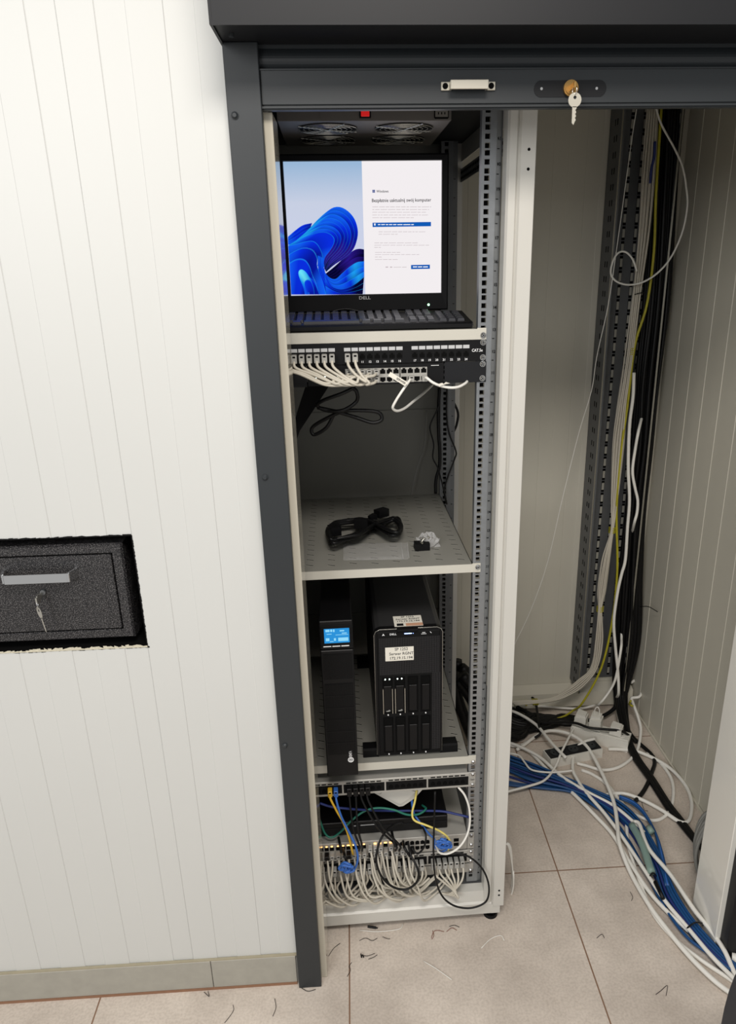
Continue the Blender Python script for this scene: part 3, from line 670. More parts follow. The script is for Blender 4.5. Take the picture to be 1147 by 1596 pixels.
band([(500, 1180), (510, 1290), (560, 1350), (620, 1362), (680, 1310), (760, 1240), (840, 1190), (914, 1180)], [(500, 1260), (530, 1370), (580, 1440), (660, 1470), (740, 1455), (830, 1410), (914, 1340)], 3, [MB_, MB_, BL_, BL_, MB_, CY_, BL_], w=.1)
band([(500, 1260), (530, 1370), (580, 1440), (660, 1470), (740, 1455), (830, 1410), (914, 1340)], [(520, 1524), (580, 1524), (650, 1524), (720, 1524), (790, 1524), (850, 1524), (900, 1524)], 3, [BL_, MB_, DK_, DK_, BK_, BK_], w=.1)
band([(140, 1195), (200, 1160), (260, 1150), (310, 1170), (350, 1230), (380, 1320), (420, 1420), (445, 1524)], [(152, 1524), (190, 1524), (230, 1524), (260, 1524), (290, 1524), (310, 1524), (340, 1524), (380, 1524)], 1, [BL_, MB_, MB_, DK_, BL_, BL_], w=.05, fade=.3)
band([(300, 1524), (280, 1440), (240, 1340), (235, 1285), (265, 1262), (310, 1290), (350, 1345), (400, 1400), (450, 1524)], [(300, 1524), (300, 1450), (295, 1400), (310, 1375), (335, 1368), (360, 1380), (380, 1420), (395, 1470), (400, 1524)], 1, [MB_, BL_, CY_, srgb(110, 230, 250), CY_, MB_, DK_, DK_], w=.05, fade=.4)
band([(300, 1524), (300, 1450), (295, 1400), (310, 1375), (335, 1368), (360, 1380), (380, 1420), (395, 1470), (400, 1524)], [(330, 1524), (330, 1500), (332, 1500), (335, 1500), (340, 1500), (342, 1500), (345, 1500), (348, 1510), (350, 1524)], 1, [BL_, MB_, DK_], w=.1)
fm = MB(); fm.add(fv, ff)
pm = bpy.data.materials.new('petal_blue'); pm.use_nodes = True; nt = pm.node_tree; nt.nodes.clear()
_o = nt.nodes.new('ShaderNodeOutputMaterial'); _e = nt.nodes.new('ShaderNodeEmission'); _a = nt.nodes.new('ShaderNodeAttribute'); _a.attribute_name = 'Col'
nt.links.new(_a.outputs['Color'], _e.inputs[0]); nt.links.new(_e.outputs[0], _o.inputs[0])
fo = mesh_obj('wallpaper_flower', fm, pm, BASE[scr.name], fix=False); fo.parent = scr
ca = fo.data.color_attributes.new('Col', 'FLOAT_COLOR', 'POINT')
for i_, c_ in enumerate(fc): ca.data[i_].color = (*c_, 1)
# right pane: logo, heading, text rows and buttons
sb = emis('ui_blue', srgb(18, 92, 184), .95); sk = emis('ui_ink', srgb(46, 44, 50), .9); sg = emis('ui_grey', srgb(198, 186, 190), .95); sw_ = emis('ui_white', (1, 1, 1), 1.); sn = emis('ui_navy', srgb(24, 62, 140), .9)
dl = D-.0006
mb = MB(); c = z2(523, 396); w = .0026
for i in (-1, 1):
    for j in (-1, 1): mb.box((c.x+i*w*.56-w*.5, dl, c.z+j*w*.56-w*.5), (c.x+i*w*.56+w*.5, dl+.0002, c.z+j*w*.56+w*.5))
part('window_logo', mb, sn, scr)
tx = MB()
a, b = z2(535, 397), z2(589, 397); t = text_mb('Windows', .0072, (a.x, dl, a.z), 0); 
def fit(t, xa, xb):
    mn_, mx_ = min(v.x for v in t.v), max(v.x for v in t.v); s = (xb-xa)/(mx_-mn_)
    for v in t.v: v.x = xa+(v.x-mn_)*s
    return t
merge(tx, fit(t, a.x, b.x)); a, b = z2(515, 438), z2(780, 438); merge(tx, fit(text_mb('Bezpłatnie uaktualnij swój komputer', .0098, (a.x, dl, a.z), 0), a.x, b.x))
part('heading', tx, sk, scr)
rown, rowm = 'text_row', sg
def row(xa, xb, yy, h=2.2):
    mb = MB(); x = xa
    while x < xb-4:
        l = rnd.uniform(8, 34); e = min(x+l, xb); p, q = z2(x, yy+h), z2(e, yy-h); mb.box((p.x, dl, p.z), (q.x, dl+.0002, q.z)); x = e+4
    part(rown, mb, rowm, scr)
for yy, xb in ((466, 780), (478, 770), (490, 756), (502, 772), (514, 702)): row(517, xb, yy, 1.1)
for yy, xb in ((577, 756), (588, 630)): row(545, xb, yy, 1.1)
for yy, xb in ((627, 720), (637, 770), (647, 556)): row(526, xb, yy, 1.1)
for yy, xb in ((669, 646), (679, 726), (690, 562), (701, 630)): row(529, xb, yy, 1.1)
row(612, 676, 735, 1.2); row(576, 590, 735); row(596, 606, 735)
mb = MB(); p, q = z2(518, 556), z2(779, 533); mb.box((p.x, dl, p.z), (q.x, dl+.0002, q.z)); part('button', mb, sb, scr); mb = MB(); p, q = z2(690, 744), z2(774, 724); mb.box((p.x, dl, p.z), (q.x, dl+.0002, q.z)); part('button', mb, sb, scr)
dl -= .0003; rown, rowm = 'button_text', sw_
row(542, 702, 545, 1.9); row(698, 768, 734, 2.2); mb = MB(); p, q = z2(525, 549), z2(531, 540); mb.box((p.x, dl, p.z), (q.x, dl+.0002, q.z)); part('button_symbol', mb, sw_, scr)
a = z2(483, 873, D-.0085); merge_t = text_mb('DELL', .0095, (a.x, D-.0085, a.z), 0, 'CENTER', wide=1.25); part('maker_badge', merge_t, mat('badge', srgb(150, 150, 150), .4, emit=(1, 1, 1), es=.05), mn)  # badge letters carry a faint added glow
p = z2(768, 903, D-.008); mb = MB(); mb.cyl((p.x, D-.0065, p.z), (p.x, D-.009, p.z), .0026, 0, 14); part('power_light', mb, M_ledg, mn)
mb = MB(); mb.box((-.27, D+.03, 1.585), (-.20, D+.055, 1.70), 0, .003); part('stand_neck', mb, M_black, mn)
out = [(-.235+.095*cos(2*pi*k/28), D+.03+.085*sin(2*pi*k/28)) for k in range(28)]
mb = MB(); mb.prism(out, 'z', 1.5712, 1.586); part('stand_base', mb, M_black, mn)

# keyboard
kb = thing('keyboard', 'black full-size keyboard on the shelf in front of the monitor', 'keyboard', (-.235, .1, 1.5708), 'R')
kx0, kx1, kd0, kd1 = -.462, -.024, .012, .158
mb = MB(); prof = [(kd0, 1.5735), (kd0+.004, 1.5725), (kd1, 1.5725), (kd1, 1.597), (kd1-.012, 1.5995), (kd0+.006, 1.5845), (kd0, 1.581)]
mb.prism(prof, 'x', kx0+.003, kx1-.003); mb.prism([(p*1., q*1.) for p, q in [(kd0+.004, 1.576), (kd1-.003, 1.576), (kd1-.004, 1.595), (kd0+.008, 1.583)]], 'x', kx0, kx1); part('body', mb, M_black, kb)
zt = lambda d: 1.5845+(d-kd0-.006)*(1.5995-1.5845)/(kd1-kd0-.018)
for r_ in range(6):
    d = kd0+.016+r_*.0188+(.004 if r_ == 5 else 0); x = kx0+.012
    segs = [(x+.0188*k, .0165) for k in range(15)] if r_ else [(x, .024), (x+.027, .019), (x+.049, .02), (x+.072, .118), (x+.193, .02), (x+.216, .02), (x+.239, .02), (x+.262, .022)]
    segs += [(kx0+.305+.0188*k, .0165) for k in range(3)] + ([(kx0+.368+.0188*k, .0165) for k in range(4)] if r_ < 5 else [])
    for x_, w in segs:
        if x_+w > kx1-.002: continue
        if r_ in (2,) and kx0+.30 < x_ < kx0+.36: continue
        q = MB(); zz = zt(d+.008)
        o = .0022; q.add([(x_, d, zz-.004), (x_+w, d, zz-.004), (x_+w, d+.0165, zz-.002), (x_, d+.0165, zz-.002), (x_+o, d+.001, zz+.0045), (x_+w-o, d+.001, zz+.0045), (x_+w-o, d+.0145, zz+.0065), (x_+o, d+.0145, zz+.0065)], [(3, 2, 1, 0), (4, 5, 6, 7), (0, 1, 5, 4), (1, 2, 6, 5), (2, 3, 7, 6), (3, 0, 4, 7)])
        part('key', q, M_key, kb)
cable('keyboard_lead', [z2(330, 945, .165), z2(350, 930, .168), z2(400, 922, .168), z2(450, 930, .168), z2(500, 942, .166), z2(560, 946, .17)], .0018, M_cordb, 'thin black lead arching up behind the keyboard')

# ---------------------------------------------------------------- shelf two contents
ZS = 1.0437
def sZ(a, b, dz=0.): return rz(490+a/4.779, 770+b/4.779, ZS+dz)
pts = []
A = [(120, 340), (105, 280), (150, 225), (260, 205), (360, 200), (470, 240), (560, 290), (630, 290), (640, 235), (600, 190), (540, 205), (430, 245), (330, 300), (230, 335), (150, 350)]
for t in range(9):
    ox, oy = rnd.uniform(-16, 16), rnd.uniform(-16, 10)
    for i, (a, b) in enumerate(A):
        pts.append(sZ(a+rnd.uniform(-9, 9)+ox*.7, b+rnd.uniform(-7, 7)+oy, .006+t*.0036+.003*sin(i+t)))
cd = cable('power_cable', pts, .0042, M_cordb, 'coiled black mains power cord on the slotted shelf', sub=4)
def obox(c, u, L, W, Hh, mb, m=0, taper=1.):
    u = Vector((u[0], u[1], 0)).normalized(); w = Vector((-u.y, u.x, 0)); vs = []
    for sx, tt in ((-1, 1.), (1, taper)):
        for sy, zz in ((-1, 0), (1, 0), (1, 1), (-1, 1)): vs.append(Vector(c)+u*sx*L/2+w*sy*W/2*tt+Vector((0, 0, zz*Hh*tt+(1-tt)*Hh/2)))
    return mb.add(vs, [(0, 1, 2, 3), (7, 6, 5, 4), (0, 4, 5, 1), (1, 5, 6, 2), (2, 6, 7, 3), (3, 7, 4, 0)], m)
c0, c1 = sZ(370, 205, .03), sZ(560, 150, .03); u = c1-c0
mb = MB(); obox(sZ(500, 165, .022), u, .034, .024, .02, mb); obox(sZ(430, 190, .024), -u, .02, .018, .014, mb, 0, .6); part('plug', mb, M_black, cd)
c = sZ(150, 300, .018); mb = MB(); obox(c, (-.2, 1, 0), .03, .03, .022, mb); part('plug', mb, M_black, cd)
mb = MB(); obox(sZ(350, 255, .018), (.3, 1, 0), .012, .036, .026, mb); part('wire_tie', mb, M_blackm, cd)
# flat clear zip bag
bg = MB(); n, m_ = 14, 8; g = []
for i in range(n+1):
    for j in range(m_+1):
        a = 215+(700-215)*i/n; b = 370+(495-370)*j/m_-8*i/n; g.append(sZ(a, b, .002+.0035*abs(sin(i*1.1+j*.7))*(0 if i in (0, n) or j in (0, m_) else 1)))
bg.add(g, [(i*(m_+1)+j, (i+1)*(m_+1)+j, (i+1)*(m_+1)+j+1, i*(m_+1)+j+1) for i in range(n) for j in range(m_)], 0, True)
b_ = solo('zip_bag', bg, M_bag, 'flat empty clear zip bag beside the coiled power cord', 'plastic bag', 'R')
mb = MB(); mb.tube([sZ(645, 365, .004), sZ(660, 480, .004)], .0008, raw=True); mb.tube([sZ(690, 362, .004), sZ(705, 478, .004)], .0008, raw=True); part('zip_strip', mb, M_bag, b_)
# small parts in a crumpled clear bag
pb = MB(); cc = sZ(800, 410, .0); obox(cc, (1, .05, 0), .036, .026, .018, pb)
pk = solo('parts_pack', pb, M_blackm, 'small dark parts in a crumpled clear bag on the slotted shelf', 'parts bag', 'R')
mb = MB(); n = 12; vs = []; cc = sZ(840, 385, .0)
for j in range(7):
    for i in range(n):
        a = 2*pi*i/n; R = .031*cos(j/6*1.45)*rnd.uniform(.75, 1.15)+.002; vs.append(cc+Vector((R*cos(a)*1.05, R*sin(a)*.7, .001+.030*sin(j/6*1.5)*rnd.uniform(.7, 1.25))))
mb.add(vs, [(j*n+i, j*n+(i+1) % n, (j+1)*n+(i+1) % n, (j+1)*n+i) for j in range(6) for i in range(n)], 0)
part('crumpled_bag', mb, mat('crumpled_film', (.75, .75, .75), .12, alpha=.33, bump=.8, bscale=90), pk)
mb = MB()
for k in range(5): p = sZ(800+rnd.uniform(-10, 90), 340+rnd.uniform(-15, 30), .022); mb.cyl(p, p+Vector((rnd.uniform(-.008, .008), rnd.uniform(-.005, .005), .006)), .0025, 0, 8)
part('small_screws', mb, M_steel, pk)

# ---------------------------------------------------------------- UPS
up = thing('ups_unit', 'tall narrow black battery backup unit with a lit blue display', 'battery backup', (-.339, .2, .513), 'R')
ux0, ux1, ud, uz0, uz1 = -.3775, -.3015, -.046, .5135, .939
mb = MB(); mb.box((ux0+.001, ud+.03, uz0), (ux1-.001, .50, uz1-.004), 0, .002); part('body', mb, M_black, up)
mb = MB(); mb.box((ux0, ud, uz0), (ux1, ud+.03, .8635), 0, .002); mb.box((ux0, ud, .866), (ux1, ud+.03, uz1), 0, .002)
part('front_panel', mb, M_black, up)
def vent(za, zb_, n, name):
    mb = MB(); xa, xb = ux0+.005, ux1-.004; mb.box((xa, ud-.0006, za), (xb, ud+.001, zb_), 1)
    for k in range(26): x = xa+.0015+k*(xb-xa-.003)/26; mb.box((x, ud-.0016, za+.002), (x+.0010, ud-.0004, zb_-.002), 0)
    for k in range(1, n): z = za+(zb_-za)*k/n; mb.box((xa, ud-.0021, z-.001), (xb, ud, z+.001), 0)
    part(name, mb, [M_black, M_blackm], up)
vent(.788, .855, 1, 'vent_grille'); vent(.578, .776, 6, 'vent_grille')
mb = MB(); mb.box((ux0+.003, ud-.0015, .872), (ux1-.003, ud, .929), 0, .0008); part('display_bezel', mb, M_blackm, up)
mb = MB(); la, lb, lc, ld = -.367, -.3095, .884, .9205; mb.box((la, ud-.0022, lc), (lb, ud-.0012, ld), 0)
lcd = part('display', mb, emis('lcd_blue', srgb(46, 150, 222), .95), up, 'lit blue display')
mb = MB()
for (a, b, c, d) in ((.06, .22, .80, .95), (.25, .33, .80, .95), (.36, .42, .78, .95), (.62, .8, .8, .88), (.1, .3, .62, .66), (.45, .95, .55, .58), (.06, .2, .16, .36), (.22, .36, .1, .14), (.38, .46, .16, .34), (.55, .95, .12, .36), (.7, .9, .64, .7)):
    mb.box((la+(lb-la)*a, ud-.0026, lc+(ld-lc)*c), (la+(lb-la)*b, ud-.0022, lc+(ld-lc)*d), 0)
part('display_symbols', mb, emis('lcd_pale', srgb(150, 220, 250), 1.), lcd)
mb = MB()
for k in range(3): mb.box((ux0+.0075+k*.0205, ud-.0025, .8745), (ux0+.0255+k*.0205, ud-.001, .8765))
part('button_strip', mb, M_inkw, up)
mb = MB(); mb.torus((-.3185, ud-.0008, .5605), .0062, .0012, (0, 1, 0)); mb.torus((-.3185, ud-.0008, .5605), .0028, .0008, (0, 1, 0)); merge(mb, text_mb('EVER', .0095, (-.3185, ud-.0008, .5695), 0, 'LEFT', rot=pi/2, wide=.8)); part('maker_emblem', mb, M_inkw, up)

# ---------------------------------------------------------------- tower server
sv = thing('tower_server', 'black tower server with a mesh front, two drives and paper labels', 'server', (-.167, .25, .513), 'R')
a0, a1, sd, b0, b1 = -.2510, -.0850, .012, .520, .8785
cc = .014; poly = [(a0, b0+.004), (a0+.004, b0), (a1-.004, b0), (a1, b0+.004), (a1, b1-cc), (a1-.004, b1-.005), (a1-cc, b1), (a0+cc, b1), (a0+.004, b1-.005), (a0, b1-cc)]
mb = MB(); mb.prism([(x*.998-.0003, z-.0006) for x, z in poly], 'y', sd+.02, .56); part('case', mb, mat('server_case', srgb(44, 44, 45), .45, var=.05), sv)
mb = MB(); mb.prism(poly, 'y', sd+.003, sd+.02); part('front_bezel', mb, M_black, sv)
mb = MB(); mb.tube([(x, sd+.003, z) for x, z in poly[3:]+poly[:1]], .0008, raw=True); part('edge_trim', mb, M_steel, sv)
mb = MB(); mb.box((a0+.006, sd, b0+.003), (a1-.006, sd+.004, b1-.006), 0, .002); part('bezel_plate', mb, M_blackm, sv)
mesh_ = MB()
for i in range(36):
    for j in range(40):
        x = a0+.012+i*.0041; z = .7565+j*.00265
        if i > 29 or True:
            if z < .857: mesh_.box((x, sd-.0005, z), (x+.0026, sd+.0002, z+.0016), 0)
for i in range(5):
    for j in range(84):
        x = -.1105+i*.0041; z = .534+j*.00265
        if z < .754: mesh_.box((x, sd-.0005, z), (x+.0026, sd+.0002, z+.0016), 0)
part('mesh_grille', mesh_, mat('mesh_grey', srgb(38, 38, 41), .4), sv)
bays = [(-.2337, -.2086), (-.2037, -.1778), (-.1716, -.1457), (-.1395, -.1147)]
for rI, (za, zb_) in enumerate(((.646, .750), (.530, .636))):
    for k, (xa, xb) in enumerate(bays):
        mb = MB(); mb.box((xa, sd-.001, za), (xb, sd+.003, zb_), 1, .0006); mb.box((xa+.003, sd-.0028, za+.006), (xb-.003, sd, zb_-.025), 0, .001); mb.box((xa+.002, sd-.0035, zb_-.022), (xb-.002, sd, zb_-.003), 1, .001)
        bay = part('drive_bay', mb, [M_black, M_hole], sv)
        m2 = MB(); m2.cyl(((xa+xb)/2, sd-.002, za-.0035), ((xa+xb)/2, sd, za-.0035), .0016, 0, 10); part('bay_number', m2, M_inkw, bay)
        if rI == 0 and k < 2:
            m2 = MB()
            for x in (xa+.0005, xb-.0018): m2.box((x, sd-.0045, za+.002), (x+.0014, sd-.001, zb_-.032))
            part('bay_rail', m2, M_steel, bay)
            m2 = MB()
            for x in (xa+.007, xa+.0175): m2.cyl((x, sd-.004, zb_-.0045), (x, sd-.0025, zb_-.0045), .0015, 0, 10)
            part('drive_light', m2, M_ledw, bay)
            m2 = MB(); m2.tube([(xa+.008, sd-.004, za+.009), (xa+.017, sd-.004, za+.0095)], .0014, raw=True); m2.torus(((xa+xb)/2+.003, sd-.004, za+.0105), .0018, .0008, (0, 1, 0)); part('drive_symbol', m2, mat('pale_mark', srgb(150, 150, 146), .5), bay)
mb = MB(); c = rk(598, 988, sd); merge(mb, text_mb('DELL', .0068, (-.2135, sd-.001, .8665), 0, 'LEFT', wide=1.1)); mb.prism([(-.2315, .864), (-.2295, .864), (-.2285, .866), (-.2275, .864), (-.2255, .864), (-.2285, .8692)], 'y', sd-.001, sd)
mb.box((-.135, sd-.001, .8665), (-.1275, sd, .8675)); mb.box((-.1375, sd-.001, .863), (-.125, sd, .8636)); mb.prism([(-.1165, .868), (-.113, .8645), (-.1122, .8652), (-.1157, .8686)], 'y', sd-.001, sd)
part('lettering', mb, mat('badge2', srgb(200, 200, 200), .4, emit=(1, 1, 1), es=.3), sv)  # lettering brightened with an added glow
mb = MB(); mb.box((-.178, sd-.0012, .8655), (-.160, sd, .8675), 0, .0003); mb.box((-.1572, sd-.0012, .8660), (-.1562, sd, .8670), 0); part('status_light', mb, M_ledb, sv)
lb_ = MB(); lb_.box((-.2249, sd-.0012, .7945), (-.1560, sd-.0006, .8315)); lab = part('front_label', lb_, M_paper, sv, 'white paper label')
mb = MB()
for t, z in (('SP 1252', .8255), ('Serwer RGNT', .8135), ('172.19.15.194', .8015)): merge(mb, text_mb(t, .0105, (-.186 if t[0] != '1' else -.187, sd-.0014, z), 0, 'CENTER', wide=.95))
part('label_text', mb, M_ink, lab)
zt_ = b1+.0008
mb = MB(); mb.box((-.200, .026, b1-.0006), (-.1308, .080, zt_), 0); lt = part('top_label', mb, M_paper, sv, 'white paper label')
mb = MB()
for t, y in (('SP 1252', .0735), ('Serwer RGNT', .062), ('172.19.15.194', .0505)): merge(mb, text_mb(t, .0105, (-.165, y, zt_+.0004), 0, 'CENTER', up=(0, 1, 0), wide=.95))
part('label_text', mb, M_ink, lt)
mb = MB(); mb.box((-.172, .026, zt_), (-.131, .040, zt_+.0003), 0); mb.box((-.194, .028, zt_), (-.178, .040, zt_+.0003), 1); part('label_stripe', mb, [mat('salmon', srgb(196, 150, 122), .7), M_anth2], lt)
mb = MB(); mb.box((-.196, .004, b1-.003), (-.145, .014, b1+.0025), 0, .001); part('latch', mb, M_blackm, sv)
for xa, xb in ((-.2865, a0+.004), (a1-.004, -.0435)):
    mb = MB(); mb.prism([(.02, .5135), (.06, .5135), (.06, .531), (.024, .5375), (.019, .534)], 'x', xa, xb); part('foot', mb, M_blackm, sv)
    mb = MB(); mb.prism([(.46, .5135), (.50, .5135), (.496, .5375), (.46, .531)], 'x', xa, xb); part('foot', mb, M_blackm, sv)

# ---------------------------------------------------------------- lower rack gear
def cat6(za, zb_, label, win):
    t = thing('patch_bay', label, 'patch panel', (-.24, 0, za), 'R')
    mb = MB(); mb.box((-.4665, -.004, za+.001), (-.0165, -.001, zb_-.001), 0, .0006); mb.box((-.4826, -.0025, za+.0005), (0, 0, zb_), 0, .0004); mb.box((-.4625, 0, zb_-.004), (-.020, .075, zb_-.002), 0)
    part('face_plate', mb, M_silver, t)
    xs = []
    for g in range(4):
        xr = -.0187-.1085*g; xl = xr-.1045
        mb = MB(); mb.box((xl, -.0046, win[0]), (xr, -.0035, win[1])); part('port_block', mb, M_blackm, t)
        for k in range(6):
            cx = xr-.0145-.0155*k; xs.append(cx)
            q = MB(); q.box((cx-.0055, -.0052, win[0]+.006), (cx+.0055, -.0045, win[0]+.0135)); q.box((cx-.003, -.0052, win[0]+.0135), (cx+.003, -.0045, win[0]+.0165)); part('port', q, M_hole, t)
            q = MB(); q.box((cx-.0058, -.0048, win[1]+.0025), (cx+.0058, -.0035, win[1]+.0055)); part('label_slot', q, M_blackm, t)
    part('lettering', text_mb('Cat.6', .0075, (-.0083, -.0032, (za+zb_)/2), 0, 'CENTER', wide=.7), M_ink, t)
    screws(t, (zb_-.006, za+.0064), d=-.003)
    return t, xs
c6a, XA6 = cat6(.4195, .464, 'silver Cat.6 patch panel directly under the server shelf', (.4275, .4535))
c6b, XB6 = cat6(.1695, .2135, 'silver Cat.6 patch panel below the lit silver switch', (.1775, .2035))
ns = thing('network_switch', 'silver 48-port network switch with a row of orange lights', 'network switch', (-.24, 0, .2175), 'R')
mb = MB(); mb.box((-.464, -.004, .2185), (-.0185, .26, .2685), 0, .0008); part('body', mb, M_silver, ns)
mb = MB(); mb.box((-.0175, -.003, .2175), (0, 0, .2695), 0, .0005); mb.box((-.4826, -.003, .2175), (-.465, 0, .2695), 0, .0005); part('mounting_ear', mb, M_silver, ns)
NSX = []
for g in range(4):
    for k in range(6): NSX.append(-.447+g*.0845+k*.0137)
for x in NSX:
    for z in (.2515, .2355):
        q = MB(); q.box((x-.0055, -.0048, z-.0055), (x+.0055, -.0038, z+.0045)); q.box((x-.003, -.0048, z+.0045 if z > .24 else z-.0055), (x+.003, -.0038, z+.0065 if z > .24 else z-.0072)); part('port', q, M_hole, ns)
for x in NSX[:18]:
    if rnd.random() < .93:
        q = MB(); w = rnd.choice((.0022, .0034)); q.box((x-w, -.0056, .2585), (x+w, -.0042, .2605)); part('status_light', q, M_orange, ns)
for x in (-.0906, -.0740, -.0480):
    for z in (.251, .2365): q = MB(); q.box((x-.0068, -.0048, z-.005), (x+.0068, -.0038, z+.005)); part('fibre_slot', q, M_hole, ns)
screws(ns, (.2624, .2307), d=-.003)
mg = thing('blanking_strip', 'plain light grey rack panel under the lower Cat.6 patch panel', 'rack panel', (-.24, 0, .1365), 'R')
mb = MB(); mb.box((-.4826, -.002, .1365), (0, 0, .1655), 0, .0004); mb.box((-.46, 0, .1365), (-.02, .06, .138), 0); part('face_plate', mb, M_silver, mg); screws(mg, (.1429,), d=-.002)
rc = thing('video_recorder', 'flat black recorder box standing on the silver switch', 'recorder', (-.24, .15, .2695), 'R')
mb = MB(); mb.box((-.445, .022, .2697), (-.068, .25, .311), 0, .002); part('case', mb, M_black, rc)
mb = MB(); mb.box((-.443, .0205, .293), (-.070, .0225, .2945)); part('front_ridge', mb, M_anth2, rc)
mb = MB(); p, q = rk(562, 1292, .02), rk(584, 1291, .02); mb.box((p.x, .020, .2985), (q.x, .0215, .3005)); mb.box((p.x-.018, .020, .298), (p.x-.012, .0215, .2998)); part('maker_mark', mb, mat('badge3', srgb(140, 140, 140), .4, emit=(1, 1, 1), es=.08), rc)  # maker mark has a little glow added to its grey
# grey folded bracket seen between panel and recorder
tri = thing('plastic_cover', 'pale grey pointed plastic cover hanging behind the upper Cat.6 panel', 'cover', (-.2, .06, .34), 'R')
T_ = [s7(a, b, .03) for a, b in ((345, 255), (455, 315), (478, 328), (500, 325), (560, 285), (600, 240), (560, 225), (380, 228))]
mb = MB(); mb.prism([(p.x, p.z) for p in T_], 'y', .03, .09); q = [(p.x*.72-.2*.28, p.z*.72+.385*.28) for p in T_]; mb.prism(q, 'y', .026, .03); part('shell', mb, M_rackw, tri)

# coloured and black leads in the lower rack
def C7(pts): return [s7(a, b, d) for a, b, d in pts]
PU = M_plug
o = cable('yellow_cable', [Vector((-.3749, -.012, .434))]+C7([(117, 285, -.03), (150, 350, -.035), (185, 410, -.04), (212, 480, -.04), (232, 560, -.04), (237, 580, -.03)]), .0029, M_yel, 'yellow patch cord from the upper Cat.6 panel to the switch', plugs=(((-.3749, -.012, .4395), (.0055, .010, .009), M_yel),))
o = cable('blue_cable', [Vector((-.3601, -.012, .434))]+C7([(150, 300, -.03), (175, 380, -.04), (210, 450, -.045), (248, 530, -.05), (262, 600, -.05), (245, 655, -.045), (215, 665, -.04)]), .0029, M_blueb, 'blue patch cord beside the yellow one in the lower rack', plugs=(((-.3601, -.012, .4395), (.0055, .010, .009), M_blueb),))
cable('green_cable', C7([(62, 400, .01), (90, 470, 0), (125, 490, -.005), (170, 462, 0), (230, 400, .01), (300, 350, .02), (370, 335, .02), (450, 345, .015), (520, 370, .01), (580, 368, .015), (620, 340, .03), (600, 320, .06)]), .0029, M_green, 'green network cable crossing the lower rack gap')
cable('navy_cable', C7([(62, 310, .0), (120, 328, 0), (200, 338, 0), (300, 345, .02), (420, 350, .04), (560, 350, .04), (700, 352, .02), (780, 368, .01), (840, 382, .0), (850, 390, .02)]), .0032, M_blued, 'navy blue cable running across the lower rack gap')
cable('pale_yellow_cable', C7([(572, 240, .03), (562, 300, .02), (548, 360, .01), (560, 400, 0), (620, 425, -.01), (690, 455, -.02), (735, 490, -.03), (750, 530, -.04), (735, 555, -.035)]), .0029, M_yell, 'pale yellow cable curling down beside the rolled blue lead')
cable('blue_cable', C7([(545, 245, .04), (548, 320, .03), (560, 370, .02), (600, 425, 0), (640, 475, -.01), (665, 500, -.02), (668, 540, -.03), (700, 565, -.035), (740, 540, -.035), (720, 495, -.03)]), .0028, M_blueb, 'blue cable ending in a small roll at the switch right end')
cable('white_cable', C7([(790, 225, .0), (825, 270, -.005), (848, 340, -.01), (850, 420, -.015), (830, 490, -.025), (790, 545, -.04), (735, 575, -.045), (690, 568, -.045), (672, 530, -.035)]), .0030, M_cordw, 'white cable arching down the right side of the lower rack')
cable('black_cable', C7([(668, 250, -.02), (664, 400, -.03), (660, 560, -.055), (668, 690, -.06), (700, 790, -.06), (760, 845, -.062), (840, 862, -.064), (910, 845, -.064), (945, 810, -.062), (950, 740, -.06), (920, 660, -.055), (860, 600, -.05), (790, 572, -.045), (720, 575, -.03), (690, 560, -.01)]), .0026, M_cordb, 'long black lead looping below the base bar at the right')
cable('black_cable', C7([(525, 510, -.02), (540, 580, -.05), (578, 660, -.075), (575, 720, -.08), (520, 762, -.08), (450, 752, -.08), (390, 700, -.075), (360, 620, -.065), (368, 540, -.05), (400, 470, -.03), (450, 425, -.0), (500, 410, .01)]), .0030, M_cordb, 'black lead making a round loop over the white patch cords')
cable('black_cable', C7([(545, 545, -.03), (575, 575, -.04), (610, 540, -.04), (620, 480, -.03), (600, 430, -.0)]), .0026, M_cordb, 'short black lead curving over the middle switch ports')
for (x, ex, dz) in ((-.3259, 270, 0), (-.310, 285, 0), (-.294, 460, 0), (-.279, 480, 0)):
    p0 = Vector((x, -.012, .433)); a = 480; 
    e = s7(ex, 560, -.03); mid = p0.lerp(e, .5)+Vector((-.004, -.02, 0))
    cable('black_patch_cable', [p0, p0+Vector((0, -.008, -.02)), mid, e+Vector((0, -.012, .03)), e], .0028, M_cordb, 'black patch cord with boot dropping from the upper Cat.6 panel', 'black patch cords from the upper Cat.6 panel', plugs=(((x, -.012, .4415), (.0062, .011, .012), M_black),))
for i, (a, b, e) in enumerate(((160, 500, 175), (185, 560, 205), (440, 470, 460), (500, 520, 535))):
    cable('black_lead', C7([(a, b-10, -.01), (a+8, b+25, -.04), (e, b+70, -.05)]), .0035, M_cordb, 'short black booted lead among the white patch cords', 'black booted leads at the silver switch')
# rolled blue and the blue bundle clip
for (cx_, cz_, lab, n_) in ((205, 650, 'bright blue lead rolled into a small coil under the switch', 4), (712, 525, 'bright blue lead rolled up at the right of the switch', 4)):
    pts = []
    for k in range(n_*9):
        a = 2*pi*k/9+rnd.uniform(-.25, .25); R = rnd.uniform(16, 38); t = k/(n_*9)-.5
        pts.append(s7(cx_+R*cos(a)+t*26, cz_+R*.62*sin(a)+t*18, -.050-.004*rnd.random()-.002*(k % 9)))
    cable('rolled_blue_lead', pts, .0032, M_blueb, lab, sub=4)
